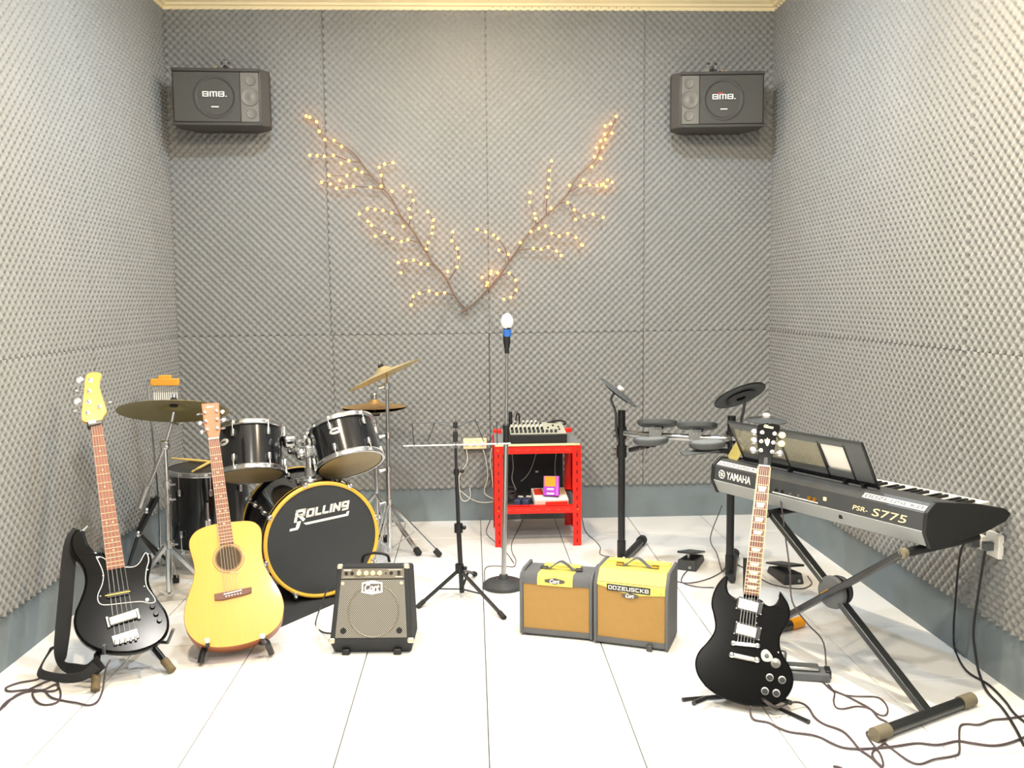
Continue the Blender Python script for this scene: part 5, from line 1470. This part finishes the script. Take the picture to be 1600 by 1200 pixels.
for px, py, Y in ((1027, 661, 4.37), (1089, 665, 4.27)):
    pad(px, py, Y, .098, (.05, .22, .97))
    c_ = at(px - 3, py + 14, Y - .06)
    MB().box(c_, (.062, .006, .05)).build('bracket_plate', 'board_grey', t, world=True, bevel=.002)
    for dx in (-.006, .008): MB().lathe([(.003, 0), (0, .003)], c_ + V3((dx, -.003, .004)), (0, -1, 0), 8).build('screw', 'chrome', t, world=True)
    MB().cyl(c_ + V3((0, .03, .0)), c_ + V3((0, .03, .055)), .014).build('pad_stem', 'chrome', t, world=True)
for px, py, Y in ((1017, 688, 4.28), (1105, 694, 4.10)):
    pad(px, py, Y, .085, (-.05, .02, 1.0))
for a, b in (((985, 703, 4.46), (1012, 697, 4.30)), ((1140, 705, 4.19), (1112, 704, 4.12))):
    MB().tube([at(*a), at(*b)], .013, 10).build('pad_arm', 'black_satin', t, world=True)
MB().box(at(1093, 706, 4.08), (.17, .07, .010), Matrix.Rotation(-.1, 3, 'Y')).build('module_plate', 'grey_plastic', t, world=True, bevel=.003)
def cym_pad(px, py, Y, R, up, stem, m='rubber_pad'):
    M = axframe(at(px, py, Y), V3(up))
    o = MB().lathe([(0, .012), (R * .2, .012), (R * .26, .007), (R * .9, .001), (R, -.001), (R, -.005), (R * .9, -.006), (R * .3, -.003), (0, -.003)], n=44).xf(M).build('cymbal_pad', m, t, world=True)
    MB().lathe([(R * .62, -.014), (R * .55, -.004), (R * .2, -.003), (R * .2, -.016)], n=32, closed=True).xf(M).build('sensor_housing', 'black', o, world=True)
    MB().lathe([(0, .012), (.016, .012), (.019, .022), (.013, .030), (0, .030)], n=9).xf(M).build('pad_nut', 'white_plastic', o, world=True)
    MB().tube(smooth([V3(q) for q in stem], 4), .007, 9).build('cymbal_arm', 'dark_steel', t, world=True)
    return M
cym_pad(966, 612, 4.40, .118, (.62, -.10, .78), [at(961, 612, 4.40), at(955, 625, 4.42), at(962, 645, 4.46), at(963, 672, 4.47), at(966, 690, 4.48)])
M = cym_pad(1156, 618, 4.12, .118, (-.24, .50, .83), [at(1159, 616, 4.14), at(1163, 632, 4.16), at(1157, 665, 4.18), at(1155, 690, 4.19)])
MB().torus(V3((0, 0, .0)), (0, 0, 1), .122, .0035, 48, 8).xf(M).build('pad_rim', 'black', t, world=True)
cym_pad(1197, 656, 4.02, .092, (.03, -.06, 1.0), [at(1197, 656, 4.02), at(1197, 672, 4.04), at(1192, 700, 4.10), at(1150, 705, 4.18)])
# stem of the right cymbal runs down in a clamp beside the upright
for yy in (685, 697):
    MB().cyl(at(1150, yy, 4.16) + V3((-.02, 0, 0)), at(1150, yy, 4.16) + V3((.02, 0, 0)), .013).build('arm_clamp', 'chrome', t, world=True)
cable('pad_cable', 'thin cable looping under the left pads of the electronic drum kit', [at(1012, 700, 4.28), at(1008, 712, 4.27), at(1003, 735, 4.3), at(998, 722, 4.3), at(1000, 700, 4.29)], .002, 'cable_grey')
cable('pad_cable', 'thin cable hanging from the rack pads down to the left foot pedal', [at(1128, 790, 4.2), at(1110, 840, 4.3), at(1120, 865, 4.25), fl(1128, 893, .004)], .0025, 'cable_dark')
# foot pedals
def foot_pedal(label, p, deg, s=1.):
    t = thing('foot_pedal', label, 'pedal', yawframe(p, deg), 'electronic drum pedals')
    hexa = [(3, 2, 1, 0), (4, 5, 6, 7), (0, 1, 5, 4), (1, 2, 6, 5), (2, 3, 7, 6), (3, 0, 4, 7)]
    MB().add([(-.052, 0, 0), (.052, 0, 0), (.045, .21, 0), (-.045, .21, 0), (-.045, .012, .052), (.045, .012, .052), (.04, .20, .034), (-.04, .20, .034)], hexa).build('housing', 'grey_dark', t, bevel=.006)
    MB().add([(-.043, -.015, .092), (.043, -.015, .092), (.043, .225, .038), (-.043, .225, .038), (-.043, -.013, .102), (.043, -.013, .102), (.043, .227, .048), (-.043, .227, .048)], hexa).build('foot_board', 'black_satin', t, bevel=.003)
    MB().cyl((0, .05, .045), (0, .05, .085), .007).build('spring', 'steel', t)
    MB().lathe([(.008, 0), (.008, .01), (0, .01)], (.02, .002, .02), (0, -1, 0), 12).build('jack', 'steel', t)
    return t
foot_pedal('grey foot pedal with raised black board, left of the two by the electronic kit', fl(1072, 892), -28)
foot_pedal('grey foot pedal with raised black board, under the keyboard stand', fl(1241, 914), 6)

# ---------------------------------------------------------------- keyboard on an X stand
ax = V3((.45, -.893, 0)).normalized(); ay = V3((0, 0, 1)).cross(ax)
kb0 = at(1447, 858, 2.72)                                # near end, bottom of the back
KL = 1.0
org = kb0 - ax * KL
M = frame(org, ax, ay, V3((0, 0, 1)))
t = thing('keyboard', 'dark grey electronic keyboard lettered YAMAHA, seen from behind on its stand', 'keyboard', M)
kbM = M
prof = [(.028, .0), (.0, .052), (.006, .112), (.045, .138), (.25, .108), (.262, .084), (.405, .066), (.437, .054), (.42, .038), (.30, .014), (.10, .0)]
n = len(prof)
def extr(x0, x1, pr):
    k = len(pr)
    return MB().add([(x0, y, z) for y, z in pr] + [(x1, y, z) for y, z in pr], [tuple(range(k - 1, -1, -1)), tuple(range(k, 2 * k))] + [(i, (i + 1) % k, (i + 1) % k + k, i + k) for i in range(k)])
extr(.012, KL - .012, prof).build('body', 'keyboard_dark', t, ang=25)
extr(.012, KL - .012, [(.027, .001), (-.001, .0525), (.001, .056), (.034, .004)]).build('lower_back', 'keyboard_floorlit', t, ang=25)  # lighter colour paints the floor bounce onto the lower back
ep = [(.022, -.004), (-.006, .050), (.0, .116), (.042, .146), (.26, .114), (.41, .080), (.446, .058), (.42, .034), (.30, .010), (.10, -.004)]
for x0, x1 in ((0, .014), (KL - .014, KL)):
    extr(x0, x1, ep).build('end_cheek', 'keyboard_end', t, bevel=.003)
# keys
kw = (KL - .10) / 36
wk = MB().box((0, 0, 0), (kw - .0012, .135, .014)).mesh('white_key', 'key_white'); bk_ = MB().box((0, 0, 0), (.011, .085, .012)).mesh('black_key', 'black_gloss')
for i in range(36): inst('white_key', wk, t, Matrix.Translation((.05 + kw * (i + .5), .335, .087)))
for i in range(35):
    if (35 - i) % 7 not in (0, 4): inst('black_key', bk_, t, Matrix.Translation((.05 + kw * (i + 1), .308, .097)))
# lettering on the back
def back_text(s, x, z, w_, h_, m_='print_white', sh=0., b=.0, nm='lettering', par=t):
    tm = text_mb(s, w_, h_, shear=sh, bold=b)
    tm.v = [V3((x + p.x, .002 + (z + p.z - .06) * .1 - .0015 + p.y, z + p.z)) for p in tm.v]
    return tm.build(nm, m_, par)
back_text('YAMAHA', .155, .083, .135, .030, b=.01)
MB().torus((.062, .0005, .083), (0, -1, 0), .0165, .0016, 28, 6).build('logo_ring', 'print_white', t)
for k in range(3):
    d = V3((math.cos(PI * k / 3 + PI / 2), 0, math.sin(PI * k / 3 + PI / 2))) * .0135
    MB().bar(V3((.062, .0, .083)) - d, V3((.062, .0, .083)) + d, .0022, .0016, (0, 1, 0)).build('logo_spoke', 'print_white', t)
back_text('PSR-', .742, .078, .062, .016, 'cream', .15, .0)
back_text('S775', .858, .078, .135, .026, 'cream', .15, .0)
# name strips on the sloping top edge
for x, w_ in ((.145, .25), (.86, .24)):
    c_ = V3((x, .021, .1235)); sn = V3((0, -.55, .835)).normalized(); sv = V3((0, .835, .55)).normalized()
    pts = [(-w_ / 2, -.011), (w_ / 2, -.011), (w_ / 2, .011), (-w_ / 2, .011)]
    mb = MB().add([c_ + V3((a, 0, 0)) + sv * b + sn * .001 for a, b in pts] + [c_ + V3((a, 0, 0)) + sv * b - sn * .001 for a, b in pts], [(0, 1, 2, 3), (7, 6, 5, 4), (0, 4, 5, 1), (1, 5, 6, 2), (2, 6, 7, 3), (3, 7, 4, 0)])
    s_ = mb.build('name_strip', 'print_white', t)
    tm = stroke_mb('DOZEUSCKB', w_ * .92, .015, .2, 0, .22)
    tm.v = [c_ + V3((p.x, 0, 0)) + sv * p.z + sn * (.0012 - p.y) for p in tm.v]
    tm.build('lettering', 'grey_plastic', s_)
# sockets
for x, m_, r_ in ((.30, 'chrome', .008), (.325, 'chrome', .007), (.36, 'black', .006), (.39, 'black', .006), (.43, 'steel', .005), (.47, 'steel', .005), (.52, 'gold', .008), (.545, 'gold', .008)):
    MB().lathe([(r_, -.002), (r_, .004), (r_ * .6, .004), (r_ * .55, .001), (0, .001)], (x, .002, .072), (0, -1, 0), 14).build('socket', m_, t)
MB().box((.59, .003, .082), (.014, .006, .014)).build('socket', 'cream', t, bevel=.002)
MB().box((.45, .001, .062), (.22, .002, .004)).build('socket_print', 'print_white', t)
MB().box((.655, .012, .042), (.012, .01, .035)).build('vent', 'black', t)
# music rest leaning back
rx0, rx1, rz0, rz1 = .10, .750, .138, .305
RY = lambda z: .085 - (z - .138) * .55
def rest(x0, x1, z0, z1, th=.006):
    return MB().add([(x0, RY(z0), z0), (x1, RY(z0), z0), (x1, RY(z1), z1), (x0, RY(z1), z1), (x0, RY(z0) + th, z0), (x1, RY(z0) + th, z0), (x1, RY(z1) + th, z1), (x0, RY(z1) + th, z1)],
                    [(0, 1, 2, 3), (7, 6, 5, 4), (0, 4, 5, 1), (1, 5, 6, 2), (2, 6, 7, 3), (3, 7, 4, 0)])
mr = rest(rx0, rx1, rz0, rz0 + .018, .009).build('music_rest', 'black_satin', t)
rest(rx0, rx1, rz1 - .028, rz1).build('rest_rail', 'grey_plastic', mr)
rest(rx1 - .085, rx1, rz0 + .018, rz1 - .028).build('rest_panel', 'grey_plastic', mr)
MB().tube([(rx0, RY(rz1), rz1), (rx1, RY(rz1), rz1)], .005, 8).build('rest_edge', 'dark_steel', mr)
MB().tube([(rx1, RY(rz0), rz0), (rx1, RY(rz1), rz1)], .005, 8).build('rest_edge', 'black', mr)
for x in (rx0 + .004, .355, .545, rx1 - .088): rest(x - .005, x + .005, rz0, rz1 - .02, .008).build('rest_rib', 'black_satin', mr)
for x0, x1 in ((rx0 + .012, .350), (.360, .540), (.550, rx1 - .093)):
    if x0 < .5: rest(x0, x1, rz0 + .03, rz1 - .03, .002).build('rest_pane', 'clear_plastic', mr)
    rest(x0, x1, rz0 + .018, rz0 + .045, .003).build('rest_ledge', 'grey_plastic', mr)
for x in (.36, .62, .70): MB().box((x, .072, .136), (.010, .02, .03)).build('rest_peg', 'black', mr)
# sheet of paper against the music rest, on the player's side
pm = thing('paper_sheet', 'white sheet of paper propped against the keyboard music rest', 'paper', M @ Matrix.Translation((.61, .095, .160)))
MB().add([(-.068, RY(.16) + .012 - .095, 0), (.062, RY(.16) + .012 - .095, 0), (.058, RY(.285) + .012 - .095, .115), (-.060, RY(.285) + .012 - .095, .115), (-.068, RY(.16) + .013 - .095, 0), (.062, RY(.16) + .013 - .095, 0), (.058, RY(.285) + .013 - .095, .115), (-.060, RY(.285) + .013 - .095, .115)],
         [(0, 1, 2, 3), (7, 6, 5, 4), (0, 4, 5, 1), (1, 5, 6, 2), (2, 6, 7, 3), (3, 7, 4, 0)]).build('sheet', 'paper', pm)
# yellow card on the far end of the keyboard
yc = thing('yellow_card', 'yellowish folded card standing on the far end of the keyboard', 'card', M @ Matrix.Translation((.035, .075, .132)) @ Matrix.Rotation(-.2, 4, 'Z'))
MB().add([(-.035, 0, .003), (.045, .0, .003), (.050, .03, .055), (-.012, .03, .072), (-.035, .002, .003), (.045, .002, .003), (.050, .032, .055), (-.012, .032, .072)],
         [(0, 1, 2, 3), (7, 6, 5, 4), (0, 4, 5, 1), (1, 5, 6, 2), (2, 6, 7, 3), (3, 7, 4, 0)]).build('front_leaf', 'card_yellow', yc)
MB().add([(-.012, .03, .072), (.05, .03, .055), (.055, .09, .004), (-.02, .09, .004), (-.012, .032, .070), (.05, .032, .053), (.055, .092, .003), (-.02, .092, .003)],
         [(0, 1, 2, 3), (7, 6, 5, 4), (0, 4, 5, 1), (1, 5, 6, 2), (2, 6, 7, 3), (3, 7, 4, 0)]).build('rear_leaf', 'card_yellow', yc)

# X stand
F1a, F1b = fl(1372, 1146, .022), fl(1513, 1094, .022)
c1 = (F1a + F1b) / 2
fd = (F1b - F1a).normalized(); ay2 = fd
al = V3((-fd.y, fd.x, 0))                              # along the keyboard, away from the camera
al = -ax
c2 = fl(1250, 972, .022) - fd * .235
zk = kb0.z - .006
t = thing('keyboard_stand', 'dark steel X-shaped keyboard stand', 'keyboard stand', ((c1 + c2) / 2 - V3((0, 0, .022))))
fh = .235
for c_, m_, nm in ((c1, 'rubber_grey', 0), (c2, 'orange', 1)):
    o = MB().tube([c_ - fd * fh, c_ + fd * fh], .019, 16).build('foot_bar', 'dark_steel', t, world=True)
    for s in (-1, 1):
        e = c_ + fd * fh * s
        MB().tube([e - fd * s * .055, e + fd * s * .008], .0225, 16).build('foot_cap', m_, o, world=True)
def along(px, z):                                      # point under the keyboard seen at a pixel column
    lo, hi = -.2, 1.2
    for _ in range(50):
        m_ = (lo + hi) / 2; q = V3((c1.x, c1.y, z)) + al * m_ - CAM
        if 800 + FPX * q.dot(_r) / q.dot(_f) > px: lo = m_
        else: hi = m_
    return V3((c1.x, c1.y, z)) + al * lo
u1, u2 = along(1200, zk - .018), along(1418, zk - .018)
off = ay * .02
l1 = MB().bar(c1 + off, u1 + off, .022, .036, tuple(ay)).build('leg', 'dark_steel', t, world=True, bevel=.004)
l2 = MB().bar(c2 - off, u2 - off, .022, .036, tuple(ay)).build('leg', 'dark_steel', t, world=True, bevel=.004)
for u in (u1, u2):
    o = MB().tube([u - ay * .03, u + ay * .36], .015, 12).build('support_arm', 'black_satin', t, world=True)
    MB().tube([u - ay * .032, u - ay * .012], .0165, 14).build('arm_cap', 'rubber_grey', o, world=True)
def nearest(a, b, c, d):
    p, q, w_ = b - a, d - c, a - c
    A_, B_, C_, D_, E_ = p.dot(p), p.dot(q), q.dot(q), p.dot(w_), q.dot(w_)
    s_ = (B_ * E_ - C_ * D_) / (A_ * C_ - B_ * B_); t_ = (A_ * E_ - B_ * D_) / (A_ * C_ - B_ * B_)
    return (a + p * s_ + c + q * t_) / 2
pv = nearest(c1, u1, c2, u2)
MB().lathe([(.058, -.012), (.060, -.004), (.056, .006), (.03, .010), (0, .010)], pv - ay * .004, tuple(-ay), 36).build('pivot_disc', 'grey_plastic', t, world=True)
MB().lathe([(0, -.05), (.05, -.05), (.055, -.035), (.05, -.03), (0, -.03)], pv, tuple(-ay), 30).build('pivot_knob', 'black', t, world=True)
d2 = (u2 - c2).normalized()
for k, m_ in ((-.030, 'sticker_blue'), (.0, 'orange')):
    MB().bar(pv - ay * .0325 - d2 * .03 + V3((0, 0, .012 + k * .6)), pv - ay * .0325 + d2 * .008 + V3((0, 0, .012 + k * .6)), .001, .010, tuple(ay)).build('sticker', m_, t, world=True)
a = c2 - off + d2 * .12; MB().bar(a - d2 * .016, a + d2 * .016, .0235, .0375, tuple(ay)).build('leg_label', 'yellow_label', t, world=True)
# sustain pedal
p0 = fl(1222, 1063)
t = thing('sustain_pedal', 'grey sustain pedal with metal tread on the floor beside the electric guitar', 'pedal', yawframe(p0, -14))
MB().box((.07, .04, .016), (.19, .075, .032)).build('base', 'grey_plastic', t, bevel=.006)
MB().box((.045, .04, .040), (.17, .05, .014)).build('tread', 'steel', t, bevel=.005)
MB().box((.160, .04, .024), (.020, .05, .030)).build('hinge', 'black', t, bevel=.003)
MB().box((.0, .10, .035), (.05, .03, .07)).build('rest_block', 'steel', t, bevel=.01)

# ---------------------------------------------------------------- cables
def fcable(name, label, pts, r=.0032, m='cable_dark', pre=(), post=(), group=None):
    return cable(name, label, list(pre) + [fl(a, b, r + .0005 + .002 * (i % 2)) for i, (a, b) in enumerate(pts)] + list(post), r, m, group=group)
zz = lambda pts, ox, oy, s: [(ox + a * s, oy + b * s) for a, b in pts]
fcable('instrument_cable', 'dark cable coiled on the floor beside the bass guitar strap', zz([(-30, 1180), (20, 1140), (100, 1070), (200, 1045), (260, 1040), (330, 1010), (355, 1060), (340, 1110), (270, 1130), (215, 1110), (190, 1060), (240, 1045), (150, 1055), (60, 1100), (0, 1160), (40, 1110), (130, 1060), (210, 1020), (300, 985), (340, 1000), (335, 1040), (280, 1050), (180, 1040), (60, 1050), (35, 1030), (110, 1000), (200, 985), (240, 970)], 0, 800, .26667), .0034)
fcable('instrument_cable', 'dark cable running from the bass guitar end pin along the floor to the left', zz([(260, 1045), (300, 1085), (370, 1105), (450, 1118), (520, 1132), (570, 1110), (600, 1050)], 0, 800, .26667), .0034, post=[at(163, 1060, 3.13), at(166, 1043, 3.14), at(172, 1031, 3.16)])
fcable('instrument_cable', 'dark cable running from the electric guitar across the floor to the right', zz([(0, 515), (60, 545), (140, 575), (260, 590), (330, 610), (400, 645), (470, 672), (560, 680), (660, 676), (780, 665), (930, 645), (1060, 655), (1180, 632), (1280, 645), (1400, 660), (1500, 645), (1620, 600)], 1200, 1000, .25), .0036, pre=[at(1173, 1103, 2.78), at(1172, 1112, 2.78), fl(1178, 1124, .006)])
fcable('instrument_cable', 'dark cable looping from the guitar plug towards the bottom edge', zz([(250, 420), (290, 480), (350, 525), (460, 565), (520, 620), (570, 680), (640, 730), (700, 785), (716, 800)], 1200, 1000, .25), .0036, pre=[at(1195, 1095, 2.75), at(1215, 1105, 2.75), at(1235, 1098, 2.80), at(1250, 1098, 2.82)])
fcable('pedal_cable', 'dark pedal cable looping beside the keyboard stand foot', zz([(345, 265), (400, 310), (480, 345), (560, 385), (640, 430), (690, 485), (750, 520), (755, 580), (720, 650), (660, 690), (655, 730), (700, 780), (720, 780), (700, 710), (640, 630), (615, 580), (650, 580), (720, 635), (800, 700), (880, 755), (950, 775), (1040, 745), (1160, 725), (1195, 700), (1195, 620), (1200, 540), (1240, 525), (1320, 528), (1400, 500), (1500, 490), (1620, 470)], 1200, 1000, .25), .0032)
fcable('keyboard_cable', 'thin dark cable dropping from the keyboard sockets to the floor', zz([(365, 250), (385, 285), (415, 330), (410, 380), (425, 420), (470, 430), (550, 415), (630, 425), (690, 465), (735, 468), (748, 430), (720, 380), (670, 355), (560, 352), (480, 345)], 1200, 1000, .25), .0028,
       pre=[at(1214, 757, 3.32), at(1219, 775, 3.29), at(1226, 830, 3.26), at(1234, 890, 3.22), at(1238, 940, 3.18), at(1262, 975, 3.15), at(1287, 1005, 3.12)])
fcable('mains_cable', 'black mains cable hanging from the wall outlet by the keyboard, left one', [(1492, 1015), (1510, 1048), (1545, 1070), (1570, 1095), (1585, 1115), (1610, 1135)], .0042, 'cable_black', pre=[onx(1522, 848, XR - .06), onx(1506, 850, XR - .06), onx(1498, 880, XR - .055), onx(1492, 950, XR - .05), onx(1490, 985, XR - .045)])
fcable('mains_cable', 'black mains cable hanging from the wall outlet by the keyboard, right one', [(1530, 1052), (1542, 1080), (1565, 1105), (1585, 1135), (1600, 1165)], .0046, 'cable_black', pre=[onx(1541, 852, XR - .06), onx(1536, 880, XR - .055), onx(1528, 930, XR - .05), onx(1521, 985, XR - .045), onx(1524, 1022, XR - .04)])
fcable('floor_cable', 'short piece of dark cable at the bottom edge right of the middle', [(1302, 1197), (1312, 1199), (1325, 1206), (1345, 1215)], .0036)
# white wires from the power strip
for lab, pts in (('white wire dropping from the left plug of the power strip', [(729, 702, .05), (730, 722, .05), (720, 738, .045), (717, 750, .045), (720, 778, .03), (728, 783, .03), (735, 776, .03), (734, 762, .03)]),
                 ('white wire running from the power strip into the red rack', [(755, 702, .05), (760, 722, .05), (762, 745, .05), (757, 765, .04), (759, 773, .04), (772, 780, .1)]),
                 ('thick white wire running down beside the red rack post', [(768, 700, .12), (766, 720, .12), (769, 745, .13), (772, 780, .13)]),
                 ('pale wire sagging along the skirting towards the red rack', [(718, 766, .02), (735, 779, .02), (752, 785, .03), (772, 784, .08)])):
    cable('wall_wire', lab, [at(a, b, YB - d) for a, b, d in pts], .003, 'cable_white')
for lab, pts, m_ in (('pale wire hanging inside the red rack at the left', [(800, 708, 5.02), (802, 730, 5.0), (800, 748, 5.0), (806, 765, 5.0)], 'cable_grey'),
                     ('pale wire slanting across the black cabinet inside the red rack', [(838, 708, 5.10), (830, 732, 5.09), (822, 745, 5.09), (814, 752, 5.08)], 'cable_grey'),
                     ('pale wire hanging at the right inside the red rack', [(869, 708, 5.10), (867, 728, 5.10), (868, 748, 5.10)], 'cable_grey')):
    cable('rack_wire', lab, [at(*q) for q in pts], .0028, m_)
fcable('floor_wire', 'thin dark wire on the floor left of the red rack', [(766, 812), (760, 832), (775, 848), (786, 858), (795, 868), (803, 880)], .002, 'cable_dark')
fcable('floor_wire', 'thin dark wire on the floor behind the left combo amplifier', [(817, 812), (808, 830), (800, 848), (800, 862), (806, 875), (803, 885), (790, 885), (760, 886), (757, 908)], .002, 'cable_dark')
fcable('floor_wire', 'thin dark wire on the floor between the red rack and the electronic kit', [(909, 808), (915, 830), (930, 845), (938, 855), (938, 866), (955, 870), (965, 870)], .002, 'cable_dark')
fcable('floor_wire', 'thin dark wire looping on the floor behind the electric guitar', [(1051, 907), (1075, 911), (1105, 905), (1128, 893), (1140, 880), (1160, 886), (1190, 905), (1210, 914), (1250, 920), (1268, 912), (1262, 900)], .0024, 'cable_dark')
fcable('floor_wire', 'thin dark wire curving from the left foot pedal to the electric guitar', [(1082, 884), (1068, 898), (1066, 910), (1090, 917), (1115, 918)], .0024, 'cable_dark')

# ---------------------------------------------------------------- mat under the drum kit
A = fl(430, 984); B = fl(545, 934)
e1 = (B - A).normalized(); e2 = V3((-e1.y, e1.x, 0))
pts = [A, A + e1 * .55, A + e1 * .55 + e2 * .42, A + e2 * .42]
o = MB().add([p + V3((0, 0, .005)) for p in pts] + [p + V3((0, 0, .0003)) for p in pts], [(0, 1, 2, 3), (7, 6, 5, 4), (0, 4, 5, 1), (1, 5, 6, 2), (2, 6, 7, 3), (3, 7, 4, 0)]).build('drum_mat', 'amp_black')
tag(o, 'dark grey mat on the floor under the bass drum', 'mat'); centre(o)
